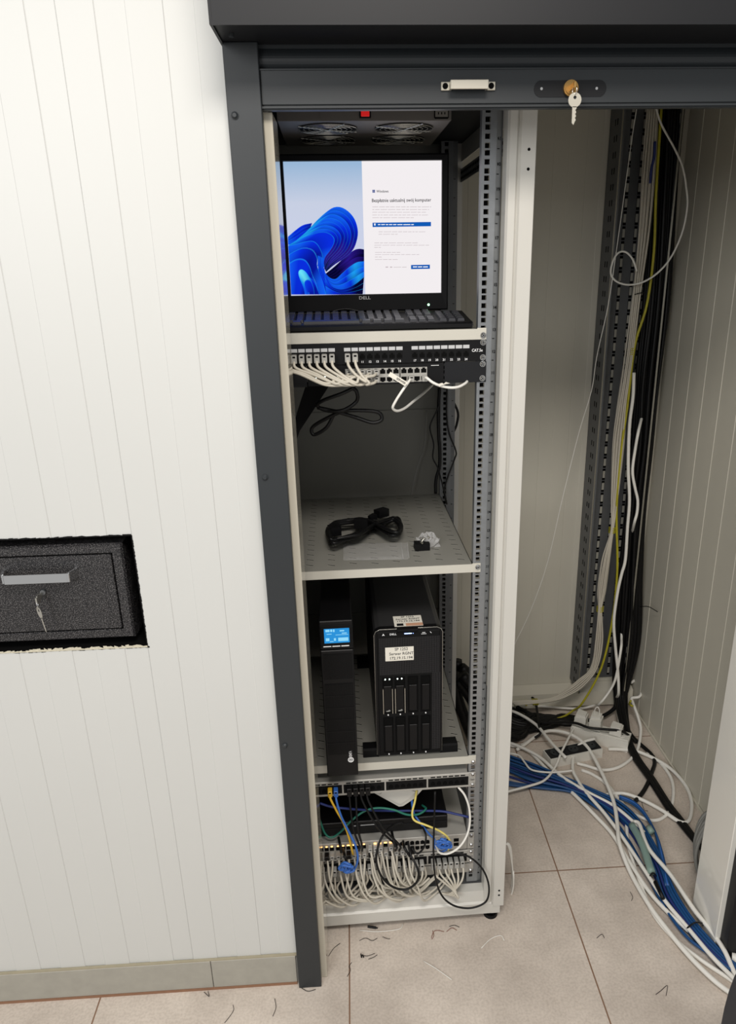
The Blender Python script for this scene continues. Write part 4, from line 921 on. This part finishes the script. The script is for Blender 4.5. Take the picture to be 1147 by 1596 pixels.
# white patch cords: silver switch to the lower Cat.6 panel
gi = 0
GP = 'white patch cords looping below the silver switch'
for i, x in enumerate(NSX[:21]):
    ex, ez = x, .2355
    j = min(len(XB6)-1, max(0, 23-i-rnd.choice((0, 1))))
    tx = XB6[(23-i) % 24] if i > 3 else XB6[23-i]
    drop = rnd.uniform(.105, .135)
    dirn = 1
    bot = rnd.uniform(.100, .128); bx = ex+.055+rnd.uniform(-.008, .03)
    pts = [Vector((ex, -.012, ez)), Vector((ex+.002, -.026, ez-.014)), Vector((ex+.006, -.046, .190)), Vector((ex+.022, -.062, .150+rnd.uniform(-.01, .01))), Vector((bx-.01, -.058, bot+.008)), Vector((bx+.018, -.040, bot+.004)), Vector((bx+.045, -.024, bot+.016)), Vector((bx+.065, -.018, .150)), Vector((bx+.062, -.014, .178))]
    if i % 3 == 2: pts = [Vector((ex, -.012, ez)), Vector((ex, -.028, ez-.02)), Vector((ex-.006, -.044, .18)), Vector((ex-.012, -.048, .14)), Vector((ex+.002, -.04, .112)), Vector((ex+.03, -.03, .104)), Vector((ex+.045, -.025, .106))]
    cable('patch_cable', pts, .0029, M_cordp, 'white patch cord looping from the silver switch towards the base', GP, plugs=(((ex, -.012, ez), (.0055, .010, .0062), M_plug if i % 4 else M_black),))
for i, x in enumerate(XB6):
    if 10 <= i: continue
    xx = x; pz = .1865
    if i < 6: tgt = (-.065+.004*i-.002*abs(i-3), -.040-.003*i, .104); pts = [Vector((xx, -.012, pz-.004)), Vector((xx+.002, -.028, pz-.022)), Vector((xx*.7+tgt[0]*.3+.006, -.042, .148)), Vector((xx*.3+tgt[0]*.7+.004, -.045, .125)), Vector(tgt), Vector((tgt[0]-.02, -.03, .0985))]
    else: pts = [Vector((xx, -.012, pz-.004)), Vector((xx, -.026, pz-.022)), Vector((xx-.01, -.038, .15)), Vector((xx-.04, -.036, .128)), Vector((xx-.09, -.026, .122)), Vector((xx-.14, -.02, .12))]
    cable('patch_cable', pts, .0028, M_cordp, 'white patch cord plugged into the right half of the lower Cat.6 panel', 'white patch cords in the lower Cat.6 panel', plugs=(((xx, -.014, pz-.002), (.0056, .011, .0105), M_plug),))
for i in range(10, 24):
    xx = XB6[i]; pz = .1865
    pts = [Vector((xx, -.010, pz-.004)), Vector((xx, -.020, pz-.024)), Vector((xx+rnd.uniform(-.012, .012), -.026, .142)), Vector((xx+rnd.uniform(-.02, .02), -.026, .112)), Vector((xx+rnd.uniform(0, .03), -.022, .0975))]
    cable('patch_cable', pts, .0028, M_cordp, 'white patch cord in the left half of the lower Cat.6 panel', 'white patch cords in the left of the lower Cat.6 panel', plugs=(((xx, -.014, pz-.002), (.0056, .009, .0105), M_plug),))
# upper row plugs of the switch
for i in (12, 13, 14, 16):
    x = NSX[i]; pts = [Vector((x, -.012, .2515)), Vector((x+.004, -.03, .236)), Vector((x+.012, -.05, .20)), Vector((x+.03, -.056, .165)), Vector((x+.07, -.045, .145)), Vector((x+.10, -.03, .155))]
    cable('patch_cable', pts, .0029, M_cordp, 'white patch cord from the upper row of the silver switch', 'white patch cords from the upper switch row', plugs=(((x, -.012, .2515), (.0055, .010, .0062), M_plug),))

# black leads in the middle gap of the rack
cable('black_lead', [s4(*p) for p in ((395, 488, .05), (330, 520, .05), (235, 555, .06), (205, 580, .07), (250, 605, .07), (330, 605, .06), (400, 560, .06), (400, 510, .05), (375, 490, .05))], .0042, M_cordb, 'black cord looping under the left end of the black switch')
cable('black_lead', [s4(*p) for p in ((205, 590, .07), (300, 610, .07), (400, 640, .07), (480, 665, .06), (525, 650, .06), (510, 615, .06), (430, 605, .06), (330, 610, .07), (240, 650, .08), (180, 690, .09), (190, 725, .09), (250, 690, .08), (290, 620, .08))], .0042, M_cordb, 'black cord with flat loops hanging above the slotted shelf')
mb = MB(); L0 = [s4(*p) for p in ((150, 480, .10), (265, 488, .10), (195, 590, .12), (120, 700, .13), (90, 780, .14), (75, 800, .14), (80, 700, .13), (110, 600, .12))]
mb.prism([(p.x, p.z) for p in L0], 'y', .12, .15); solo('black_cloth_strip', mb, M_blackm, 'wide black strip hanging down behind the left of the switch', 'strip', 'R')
def sX(a, b, d): return rk(670+a/4.691, 560+b/4.691, d)
for nm, P, r, lb in (('black_lead', [(70, 210, .5), (68, 330, .5), (10, 460, .5), (3, 520, .5), (28, 620, .5), (22, 720, .5), (60, 800, .5), (100, 950, .5), (125, 1060, .5)], .0022, 'thin black lead wandering left of the rear mounting rail'),
    ('black_lead', [(70, 210, .52), (62, 400, .52), (65, 560, .52), (72, 660, .52), (70, 780, .52), (45, 880, .52), (42, 980, .52)], .005, 'thick black lead down the left side of the rear mounting rail'),
    ('black_lead', [(125, 210, .52), (122, 400, .52), (140, 540, .52), (190, 670, .52), (180, 730, .52), (130, 860, .52), (105, 960, .52), (120, 1050, .52)], .0024, 'black lead swinging across the rear right post'),
    ('black_lead', [(168, 165, .6), (168, 290, .6), (205, 390, .6), (195, 480, .6), (165, 560, .6), (165, 700, .6), (160, 830, .6), (158, 980, .6), (160, 1150, .6)], .0038, 'black lead hanging at the outer edge of the rear post'),
    ('black_lead', [(168, 220, .605), (185, 420, .605), (195, 470, .605), (170, 540, .605), (165, 780, .605), (155, 1120, .605)], .003, 'second black lead at the outer edge of the rear post')):
    cable(nm, [sX(a, b, d) for a, b, d in P], r, M_cordb, lb)
cable('thin_grey_lead', [rk(665, 640, .58), rk(662, 690, .58), rk(650, 730, .58), rk(640, 772, .57)], .0014, M_grey, 'thin grey lead down the inside of the rear panel')

# ---------------------------------------------------------------- back corner: cable tray
tr = thing('cable_tray', 'tall perforated galvanised cable tray fixed upright in the back corner', 'cable tray', (.93, 2.47, .11))
tx0, tx1, ty0, ty1, tz0, tz1 = .838, 1.026, 2.425, 2.536, .112, 2.39
mb = MB(); mb.box((tx0, ty1-.002, tz0), (tx1, ty1, tz1)); mb.box((tx0, ty0, tz0), (tx0+.002, ty1, tz1)); mb.box((tx1-.002, ty0, tz0), (tx1, ty1, tz1)); mb.box((tx0, ty0, tz0), (tx0+.008, ty0+.002, tz1)); mb.box((tx1-.008, ty0, tz0), (tx1, ty0+.002, tz1), 2); mb.box((tx0-.001, ty0-.002, tz0), (tx0+.0025, ty0+.001, tz1), 2)
k = 0; z = tz0+.02
while z < tz1-.04:
    for x in (.908, .948, .992): mb.box((x-.0052, ty1-.0030, z-.008), (x+.0052, ty1-.002, z+.034), 1); mb.box((x-.0042, ty1-.0040, z), (x+.0042, ty1-.0026, z+.026), 3)
    mb.box((.872, ty1-.0030, z), (.877, ty1-.002, z+.02), 1)
    for y in (2.465, 2.485): mb.box((tx0-.0006, y-.003, z), (tx0, y+.003, z+.018), 1)
    for y in (2.45, 2.49): mb.box((tx1-.0032, y-.003, z), (tx1-.002, y+.003, z+.026), 3)
    z += .0455
part('tray_channel', mb, [M_zincd, M_hole, M_steel, mat('slot_wall', srgb(170, 168, 158), .6)], tr)

def W(pts, Y): return [wy(u, v, Y) for u, v in pts]
# black vertical bundle, running on across the floor
Lf = [(1017, 165), (1010, 330), (1003, 470), (990, 600), (985, 700), (975, 800), (965, 900), (958, 1000), (957, 1075)]
Rt = [(1060, 165), (1051, 330), (1041, 470), (1026, 600), (1016, 700), (1004, 800), (999, 900), (996, 970), (978, 1075)]
def sCf(a, b, z): return fl(760+a/2.871, 1040+b/2.871, z)
def sDf(a, b, z): return fl(790+a/5.462, 1040+b/5.462, z)
NB = 24
for i in range(NB):
    t = (i+.5)/NB; Yk = 2.43+.05*rnd.random(); P = []
    for (a, b), (c, d) in zip(Lf, Rt):
        tt = min(1, max(0, t+rnd.uniform(-.03, .03))); P.append(wy(a+(c-a)*tt, b, Yk))
    if i % 3 == 0:   # these run on over the floor to the right
        q = rnd.uniform(-10, 14); P += [sCf(620+q, 300, .03), sCf(660+q, 400, .012), sCf(730+q, 500, .012), sCf(800+q, 610, .01), sCf(870+q, 700, .01), sCf(940+q*.5, 790, .01), sCf(1000, 860, .01)]
    elif i % 3 == 1: P += [sCf(560, 190, .04), sCf(440, 240, .02), sCf(250, 230+rnd.uniform(-20, 30), .012), sCf(60, 250+rnd.uniform(-20, 20), .012)]
    else: P += [sCf(600, 190, .03), sCf(640, 300, .012), sCf(740, 400, .01), sCf(735, 470, .01), sCf(700, 550, .01), sCf(650, 610, .01)] if i % 2 else [wy(968, 1110, 2.42)]
    cable('black_cable', P, rnd.uniform(.0058, .0078), M_cordb, 'thick black cable in the upright bundle inside the cable tray', 'black cables in the upright bundle', 'W')
# black clutter behind the rack, left of the power strips
for i in range(14):
    a = rnd.uniform(0, 30); P = [sCf(-40, 150+i*10, .02), sCf(40+a, 140+i*13, .015+.003*i), sCf(130+a, 190+i*10, .02), sCf(220, 230+rnd.uniform(-20, 60), .015), sCf(330, 235+rnd.uniform(-20, 20), .012), sCf(420, 240+rnd.uniform(-20, 20), .01)]
    cable('black_cable', P, .0085, M_cordb, 'black cable lying in the dark heap below the back skirting', 'black cables heaped behind the rack', 'W')
cable('black_cable', [sDf(-20, 250, .06), sDf(100, 245, .06), sDf(190, 245, .06), sDf(240, 290, .06), sDf(258, 380, .05), sDf(270, 480, .05), sDf(285, 560, .03), sDf(240, 600, .02)], .005, M_cordb, 'black cable arching down in front of the back skirting', None, 'W')
cable('black_cable', [sDf(280, 480, .03), sDf(420, 470, .05), sDf(580, 475, .07), sDf(700, 515, .075), sDf(850, 530, .075), sDf(980, 545, .07), sDf(1060, 600, .03), sDf(1100, 640, .01)], .005, M_cordb, 'black cable draped over the white power strip', None, 'W')
for k, (P, lb) in enumerate(((((712, 1030), (716, 1060), (735, 1090), (752, 1150), (758, 1185)), 'black cable slumped beside the rack rear post'), (((718, 1040), (745, 1065), (760, 1090), (765, 1120)), 'second black cable slumped beside the rack rear post'), (((708, 1050), (714, 1090), (728, 1130), (745, 1175), (752, 1200)), 'lowest black cable slumped beside the rack rear post'), (((712, 1060), (728, 1080), (745, 1110), (758, 1150)), 'black cable in the middle of the slumped group'), (((720, 1052), (742, 1080), (756, 1120), (764, 1170)), 'outer black cable of the slumped group'))):
    cable('black_cable', [wy(u, v, 2.28-.035*k) for u, v in P], .02, M_cordb, lb, None, 'W')
# thin white bundle with yellow-green ties
S = [(1018, 165), (1011, 260), (1003, 360), (992, 460), (981, 556), (970, 632), (963, 696), (957, 779), (954, 826), (945, 872), (938, 920), (935, 949), (933, 1000), (926, 1041), (908, 1063), (886, 1079), (857, 1091), (799, 1096)]
spread = [7, 8, 8, 7, 7, 6, 7, 5, 2.2, 6, 5, 2.2, 6, 6, 5, 4, 2.5, 4]
for i in range(13):
    t = (i/12-.5)*2; ph = rnd.uniform(0, 6)
    P = [wy(u+t*s_*(1+.25*sin(ph+k*1.3)), v+(t*s_*.8 if k > 13 else 0), 2.405-.008*(i % 3)) for k, ((u, v), s_) in enumerate(zip(S, spread))]
    cable('white_cable', P, .0026, M_cordp, 'thin white cable in the tied bundle down the front of the tray', 'thin white cables in the tied bundle', 'W')
for (u, v), lb in (((954, 826), 'upper yellow-green wire tie around the thin white bundle'), ((935, 949), 'middle yellow-green wire tie around the thin white bundle'), ((834, 1094), 'lower yellow-green wire tie near the back skirting'), ((983, 548), 'topmost yellow-green wire tie around the thin white bundle')):
    c = wy(u, v, 2.40); P = []
    hor = u < 850
    for k in range(49):
        a = 2*pi*k/12; s_ = (k/48-.5)*.024
        P.append(c+(Vector((s_, .012*cos(a), .012*sin(a))) if hor else Vector((.0115*cos(a), .013*sin(a), s_))))
    cable('wire_tie', P, .0018, M_yg, lb, None, 'W', cat='wire tie', sub=1)
P = [sDf(60+rnd.uniform(-20, 130), 300+rnd.uniform(-38, 38), .045) for k in range(26)]
cable('wire_tangle', P, .0018, M_yg, 'tangle of yellow-green wire in front of the back skirting', None, 'W', cat='wire')
cable('yellow_green_cable', [wy(u, v, 2.39) for u, v in ((1031, 165), (1026, 240), (1022, 309), (1019, 393), (1008, 475), (989, 540), (978, 632), (969, 696), (961, 792), (962, 888), (954, 968), (937, 1041), (908, 1095))]+[sDf(560, 370, .03), sDf(480, 420, .02), sDf(350, 455, .012), sDf(280, 465, .01)], .0042, M_yg, 'yellow-green earth cable running down beside the black bundle', None, 'W')
def sAw(a, b, Y=2.36): return wy(780+a/3.068, 100+b/3.068, Y)
def sBw(a, b, Y=2.38): return wy(780+a/3.1253, 600+b/3.1253, Y)
cable('white_cable', [sAw(*p) for p in ((740, 200), (770, 290), (830, 400), (870, 490), (888, 590), (893, 680), (870, 800), (820, 915), (760, 990), (690, 1038), (620, 1055), (560, 1042), (528, 1005), (535, 950), (560, 905), (595, 897), (630, 930), (652, 990))], .0030, M_cordw, 'white cable making a big open loop in front of the tray', None, 'W')
cable('thin_white_cable', [wy(992, 160, 2.42)]+[sAw(*p) for p in ((652, 205), (632, 330), (600, 560), (560, 850), (515, 1150), (460, 1400), (435, 1560))]+[sBw(*p, 2.36) for p in ((380, 240), (300, 560), (230, 860), (150, 1090), (60, 1280))], .0014, M_cordw, 'thin white cord stretched diagonally across the back wall', None, 'W')
cable('white_cable', [sBw(*p) for p in ((650, -60), (645, 60), (628, 200), (622, 400), (628, 560), (618, 700), (608, 850), (590, 920), (570, 1010), (552, 1150), (560, 1280), (572, 1400), (575, 1500))]+[sCf(575, 150, .05), sCf(590, 250, .03)], .0055, M_cordw, 'thick white cable in front of the black bundle', None, 'W')
cable('white_cable', [sBw(690, 150, 2.45)]+[sBw(*p) for p in ((672, 225), (655, 320), (643, 420), (655, 500), (668, 560), (665, 620), (652, 670))]+[sBw(640, 720, 2.45)], .0050, M_cordw, 'short stretch of white cable bulging from the black bundle', None, 'W')
cable('white_cable', [sBw(590, 1150, 2.47), sBw(589, 1230, 2.43)]+[sBw(*p) for p in ((586, 1290), (560, 1430), (525, 1500), (480, 1555))]+[sCf(480, 170, .04), sCf(400, 185, .02), sCf(250, 175, .02), sCf(60, 160, .02)], .0048, M_cordw, 'white cable turning left along the back skirting', None, 'W')
cable('black_tie_tail', [sBw(680, 1080, 2.4), sBw(720, 1080, 2.36), sBw(765, 1105, 2.33)], .0016, M_cordb, 'stiff black tie tail poking right from the black bundle', None, 'W', cat='cable tie')
cable('black_tie_tail', [sAw(640, 1102, 2.385), sAw(665, 1095, 2.38), sAw(690, 1092, 2.385)], .0016, M_cordb, 'black tie tail across the thin white bundle', None, 'W', cat='cable tie')
cable('dark_blue_lead', [sAw(*p, 2.385) for p in ((738, 370), (735, 440), (722, 500), (715, 570))], .004, M_blued, 'short dark blue lead among the white cables high in the tray', None, 'W')

# ---------------------------------------------------------------- power strips on the floor
def strip(label, c, u, L, Wd, Hh, dark):
    t = thing('power_strip', label, 'power strip', c); u = Vector(u).normalized(); w = Vector((-u.y, u.x, 0)); c = Vector(c)
    mb = MB(); obox(c, u, L, Wd, Hh, mb); obox(c+Vector((0, 0, Hh)), u, L*.97, Wd*.8, .003, mb, 1 if dark else 0); part('housing', mb, [M_white, M_anth2], t)
    n = 3
    for k in range(n):
        p = c+u*((k-(n-1)/2)*L/n)+Vector((0, 0, Hh+.003)); q = MB(); q.cyl(p, p+Vector((0, 0, .002)), .019, 0, 20)
        q.cyl(p+u*.008+Vector((0, 0, .002)), p+u*.008+Vector((0, 0, .0025)), .0028, 1, 8); q.cyl(p-u*.008+Vector((0, 0, .002)), p-u*.008+Vector((0, 0, .0025)), .0028, 1, 8)
        part('socket', q, [M_anth if dark else M_white, M_hole], t)
    return t
a, b = sDf(380, 860, .0), sDf(800, 770, .0)
u = b-a; mid = (a+b)/2+Vector((-u.y, u.x, 0)).normalized()*.03
strip('white power strip with black sockets lying among the cables', mid, u, u.length+.01, .06, .036, True)
a, b = sDf(560, 600, .03), sDf(1000, 720, .0); a = sDf(560, 600, 0); u = b-a; mid = (a+b)/2+Vector((-u.y, u.x, 0)).normalized()*.03; u.z = 0
ps = strip('all-white power strip with plugs below the cable tray', mid, u, u.length+.02, .062, .045, False)
un = u.normalized()
for k, (s_, hh, lb) in enumerate(((-.075, .05, 'white adaptor plug at the left of the white power strip'), (-.02, .06, 'white plug in the middle of the white power strip'), (.055, .035, 'low white plug at the right of the white power strip'))):
    t = MB(); c = mid+un*s_+Vector((0, 0, .052)); obox(c, un, .042, .045, hh*.7, t, 0); obox(c+Vector((0, 0, hh*.7)), un, .034, .04, hh*.25, t, 0, .75)
    o = solo('mains_plug', t, M_white, lb, 'plug')
    if k == 1:
        q = MB(); p = c+Vector((0, 0, hh*.9)); q.tube([p+un*-.008, p+un*-.008+Vector((0, 0, .022)), p+Vector((0, 0, .034)), p+un*.008+Vector((0, 0, .022)), p+un*.008], .0022); part('pull_loop', q, M_white, o)
# junction box of pale conduit ends behind
# ---------------------------------------------------------------- floor cables
def FC(pts, z=.006, bow=None): return [sCf(a, b, (z if len(p) == 2 else p[2])) for p in pts for a, b in [p[:2]]]
WC = [
 ([(60, 345), (110, 350), (180, 372), (270, 462), (380, 562), (480, 662), (560, 750), (640, 880), (720, 1000), (800, 1090), (900, 1180), (1000, 1262), (1110, 1330), (1180, 1360)], .0052, 'white cable along the inner edge of the blue bundle', .012),
 ([(60, 338), (110, 342), (230, 400), (330, 488), (450, 560), (560, 618), (650, 690), (700, 740)], .0050, 'white cable from behind the rack ending at the clear sleeve', .022),
 ([(130, 370), (160, 350), (230, 300), (290, 284, .03), (370, 300, .04), (440, 350, .04), (500, 450, .03), (560, 590, .03), (580, 700, .03), (590, 790, .028), (640, 920), (720, 1060), (800, 1170), (900, 1290), (1000, 1390), (1090, 1460), (1150, 1490)], .0054, 'white cable arching from the floor clutter to the front right', .012),
 ([(655, 690, .03), (680, 705, .034), (720, 810, .036), (820, 930, .036), (920, 1080, .034), (1000, 1180, .03), (1060, 1270, .03), (1105, 1370, .02), (1150, 1440)], .0054, 'topmost white cable crossing over the blue bundle', .02),
 ([(540, 366), (600, 368), (680, 380), (800, 440), (880, 520), (912, 600), (903, 680), (862, 692), (780, 640), (700, 597), (620, 567), (560, 566), (480, 576), (400, 545)], .0054, 'printed white cable looping to the foot of the right wall', .012),
 ([(640, 70, .10), (670, 55, .11), (690, 90, .10), (680, 130, .09), (645, 138, .08), (650, 160, .07), (675, 230, .04), (685, 290, .02), (665, 380), (600, 440), (520, 460), (440, 440), (400, 430)], .0050, 'white cable with a small curl beside the black bundle', .01),
 ([(480, 320, .04), (430, 335, .04), (392, 370, .03), (380, 450, .025), (400, 500, .022), (440, 560, .022), (520, 650, .022), (610, 770, .022), (700, 905, .022), (790, 1040, .022), (890, 1160, .02), (1000, 1290), (1110, 1400), (1160, 1440)], .0050, 'white cable starting at the power strip and following the bundle', .02),
 ([(100, 385), (140, 395), (165, 425), (195, 458), (260, 470), (330, 468), (380, 462)], .0030, 'thin white lead in front of the strip with black sockets', .03),
 ([(570, 575), (600, 605), (640, 650), (740, 686), (805, 655), (830, 585), (822, 500), (770, 425), (710, 385)], .0050, 'white cable forming a rounded loop on the tiles', .006),
 ([(70, 562), (120, 548), (190, 530), (255, 505), (300, 450, .03), (330, 380, .045), (355, 330, .05), (390, 260, .04)], .0036, 'thin white cable slanting up over the strip with black sockets', .03),
 ([(80, 190, .04), (120, 200, .04), (170, 225, .04), (225, 265, .04), (270, 320, .045), (310, 365, .05), (350, 405, .05)], .0050, 'white cable reaching the strip with black sockets', .04),
 ([(420, 460), (470, 480), (540, 530), (600, 620), (620, 700), (630, 800), (680, 960), (740, 1100), (830, 1210), (940, 1300), (1060, 1380), (1150, 1440)], .0050, 'outermost white cable on the near side of the bundle', .006),
 ([(150, 350), (200, 320), (240, 290)], .0048, 'short white cable near the rear of the rack', .01),
]
for P, r, lb, z in WC: cable('white_cable', FC(P, z), r*1.15, M_cordw, lb, None, 'W', n=8)
B1 = [(60, 425), (100, 435), (200, 470), (330, 512), (450, 562), (560, 622), (650, 700), (720, 800), (770, 900), (810, 1010), (880, 1120), (960, 1220), (1050, 1310), (1120, 1360), (1180, 1400)]
for i in range(15):
    t = (i-7)/7; P = []; zz = .005+.0075*((i*7) % 3); ph = rnd.uniform(0, 6)
    for k, (a, b) in enumerate(B1):
        s_ = (46 if k < 3 else 26 if k < 5 else 34)*(1+.2*sin(ph+k)); s_ = s_*.75 if k > 9 else s_
        dx = 0 if k < 4 else .75; P.append((a+t*s_*dx, b-t*s_*(1 if k < 4 else .45)))
    cable('blue_cable', FC(P, zz), .0043, M_blue if i % 5 else M_blued, 'blue network cable in the bundle across the floor', 'blue cables bundled across the floor', 'W')
for i in range(3):
    cable('blue_cable', FC([(60, 505+i*8), (140, 522+i*5), (260, 535+i*4), (380, 560), (480, 610+i*6), (570, 690), (640, 790+i*4), (700, 900), (790, 1070), (890, 1205), (1000, 1290)], .005+i*.004), .0043, M_blue, 'blue cable in the thin strand nearest the rack', 'blue cables in the near strand', 'W')
for i in range(3):
    cable('blue_cable', FC([(590, 575+i*5), (650, 600+i*6), (700, 650+i*4), (750, 740), (785-i*5, 850), (810-i*6, 980)], .02), .0043, M_blueb if i == 1 else M_blue, 'bright blue cable bulging from the far side of the bundle', 'blue cables bulging to the right', 'W')
mb = MB(); mb.tube([sCf(645, 705, .03), sCf(690, 790, .034), (sCf(735, 920, .03))], .011, n=10); mb.tube([sCf(720, 715, .03), sCf(735, 740, .03)], .010)
solo('clear_sleeve', mb, mat('pale_green_sleeve', srgb(150, 178, 168), .3, alpha=.6), 'pale greenish clear sleeve around cables in the bundle', 'sleeve')
for (a, b, c, d, lb) in ((895, 1165, 960, 1145, 'black cable tie around the bundle near the right jamb'), (725, 935, 752, 930, 'black cable tie around the middle of the blue bundle')):
    cable('cable_tie', [sCf(a-3, b+12, .005), sCf(a, b, .025), sCf((a+c)/2, (b+d)/2-12, .045), sCf(c, d, .03), sCf(c+4, d+10, .008)], .0022, M_cordb, lb, None, 'W', cat='cable tie')
mb = MB(); mb.tube([sCf(750, 960, .034), sCf(785, 1035, .032)], .006, n=8); solo('black_plug', mb, M_black, 'small black connector lying on the blue bundle', 'connector')
# grey coil by the right jamb
P = []; c0 = wy(1106, 1278, 1.62)
for k in range(7*14):
    a = 2*pi*k/14; t = k/(7*14); P.append(Vector((c0.x+.018*t+.034*(1+.08*sin(k))*cos(a), 1.60+.05*t, .112+.10*sin(a)+.004*sin(k))))
cable('grey_cable_coil', P, .0052, M_grey, 'coil of grey cable standing behind the right jamb', None, 'W', sub=2, cat='cable coil')
# thin white coil by the rack right foot
P = []
for k in range(40):
    a = 2*pi*k/12; p = rk(789+11*cos(a)+2*sin(k), 1358+42*sin(a)*(1+.05*sin(k)), .03+.02*(k/40)+.012*sin(a)); P.append(p)
cable('white_cable_coil', P, .0025, M_cordw, 'loose white cable loops beside the rack front foot', None, 'R', sub=2, cat='cable coil')
# pale pipe and dark object at the right edge
mb = MB(); mb.cyl(fl(1140, 1492, .012), fl(1168, 1500, .012), .012, 0, 16); solo('white_conduit', mb, M_cordw, 'stub of white conduit on the floor at the right frame edge', 'conduit')
cable('white_duct_hook', [sCf(640, 150, .12), sCf(635, 165, .09), sCf(650, 175, .08)], .004, M_yg, 'small yellow-green wire hook by the back corner', None, 'W', cat='wire')
mb = MB(); out = []
for k in range(48):
    a = 2*pi*k/48; ca, sa = cos(a), sin(a); out.append((.852+.2*abs(ca)**.5*(1 if ca > 0 else -1), .28+.28*abs(sa)**.5*(1 if sa > 0 else -1)))
mb.prism(out, 'y', .80, .95); sb_ = [(x*.96+.852*.04, z*.96+.28*.04) for x, z in out]; mb.prism(sb_, 'y', .79, .96)
solo('dark_bag', mb, mat('dark_fabric', srgb(46, 47, 52), .7), 'dark grey upright bag cut off by the lower right frame edge', 'bag')

# debris on the floor
def debris(pts, r, m, lab, gr): cable('wire_scrap', [fl(u, v, .0012+r) for u, v in pts], r, m, lab, gr, 'W', cat='scrap', n=5, sub=4)
M_cop = mat('copper_scrap', srgb(122, 66, 44), .5)
bl = [[(512, 1490), (520, 1478), (530, 1470)], [(560, 1466), (570, 1462), (580, 1466), (588, 1462)], [(596, 1460), (604, 1463), (608, 1463)], [(562, 1488), (572, 1490), (584, 1486)], [(574, 1495), (582, 1492), (588, 1488)], [(700, 1444), (708, 1442), (716, 1445)], [(541, 1522), (546, 1512), (544, 1506), (548, 1500)], [(1022, 1550), (1030, 1544), (1040, 1536), (1038, 1552)], [(930, 1462), (938, 1456), (942, 1462)], [(982, 1390), (986, 1398), (984, 1404)],
      [(350, 1594), (358, 1584), (364, 1574), (363, 1566)], [(425, 1584), (430, 1570), (428, 1556)], [(318, 1546), (326, 1553), (324, 1545)], [(470, 1540), (480, 1545), (492, 1542)], [(1000, 1250), (1004, 1262), (1010, 1264)]]
for P in bl: debris(P, .0007, M_cordb, 'tiny curled black wire offcut on the tiles', 'black wire offcuts on the floor')
for P in ([(672, 1462), (676, 1452), (682, 1450), (692, 1452)], [(674, 1450), (676, 1458), (673, 1464)], [(696, 1452), (704, 1446), (712, 1450)]): debris(P, .0007, M_cop, 'tiny copper coloured wire strand on the tiles', 'copper strands on the floor')
for P, lb in (([(660, 1498), (680, 1510), (704, 1527)], 'straight white plastic sliver on the tiles'), ([(750, 1478), (764, 1464), (780, 1458), (786, 1466)], 'curved pale strand on the tiles right of the rack foot'), ([(560, 1450), (590, 1452), (622, 1448), (628, 1440)], 'curved clear strand under the rack base')): debris(P, .0011, M_cordw, lb, None)
mb = MB(); p, q = fl(573, 1444, .004), fl(586, 1446, .004); mb.cyl(p, q, .0032, 0, 8); mb.cyl(q, q+(q-p)*.2, .002, 0, 8); solo('plastic_stub', mb, M_black, 'small black plastic cap on the floor below the rack', 'cap')
mb = MB(); p = fl(565, 1490, 0)
for k in range(7): q = p+Vector((rnd.uniform(-.004, .004), rnd.uniform(-.004, .004), 0)); mb.cyl(q, q+Vector((0, 0, .005)), .002, 0, 6, r2=.0008)
solo('lint_ball', mb, M_blackm, 'tiny dark lint ball on the tiles', 'scrap')

# ---------------------------------------------------------------- light
w = bpy.data.worlds.new('World'); SC.world = w; w.use_nodes = True; bg_ = w.node_tree.nodes['Background']; bg_.inputs[0].default_value = (1., .995, .98, 1); bg_.inputs[1].default_value = .5
def area(name, loc, rot, sx, sy, e, col=(1, 1, 1)):
    l = bpy.data.lights.new(name, 'AREA'); l.shape = 'RECTANGLE'; l.size = sx; l.size_y = sy; l.energy = e; l.color = col
    o = bpy.data.objects.new(name, l); COL.objects.link(o); o.location = loc; o.rotation_euler = rot; return o
area('room_light', (-1.9, -1.9, 2.5), (radians(66), 0, radians(-32)), 1.6, 1.4, 62, (1, .995, .985))
area('ceiling_panel_light', (.15, -.05, 2.9), (radians(8), 0, 0), .8, .6, 42, (1, .935, .865))

# ---------------------------------------------------------------- camera
cd_ = bpy.data.cameras.new('Camera'); cam = bpy.data.objects.new('Camera', cd_); COL.objects.link(cam); SC.camera = cam
m3 = Matrix((C_R, -C_D, -_f)).transposed(); cam.matrix_world = Matrix.Translation(CAM) @ m3.to_4x4()
cd_.sensor_fit = 'VERTICAL'; cd_.sensor_height = 36; cd_.sensor_width = 36*1147/1596; cd_.lens = FPX/1596*36
cd_.shift_x = -(CX-573.5)/1596; cd_.shift_y = (CY-798)/1596; cd_.clip_start = .02
SC.view_settings.view_transform = 'Standard'; SC.view_settings.look = 'None'; SC.view_settings.exposure = 0; SC.view_settings.gamma = 1
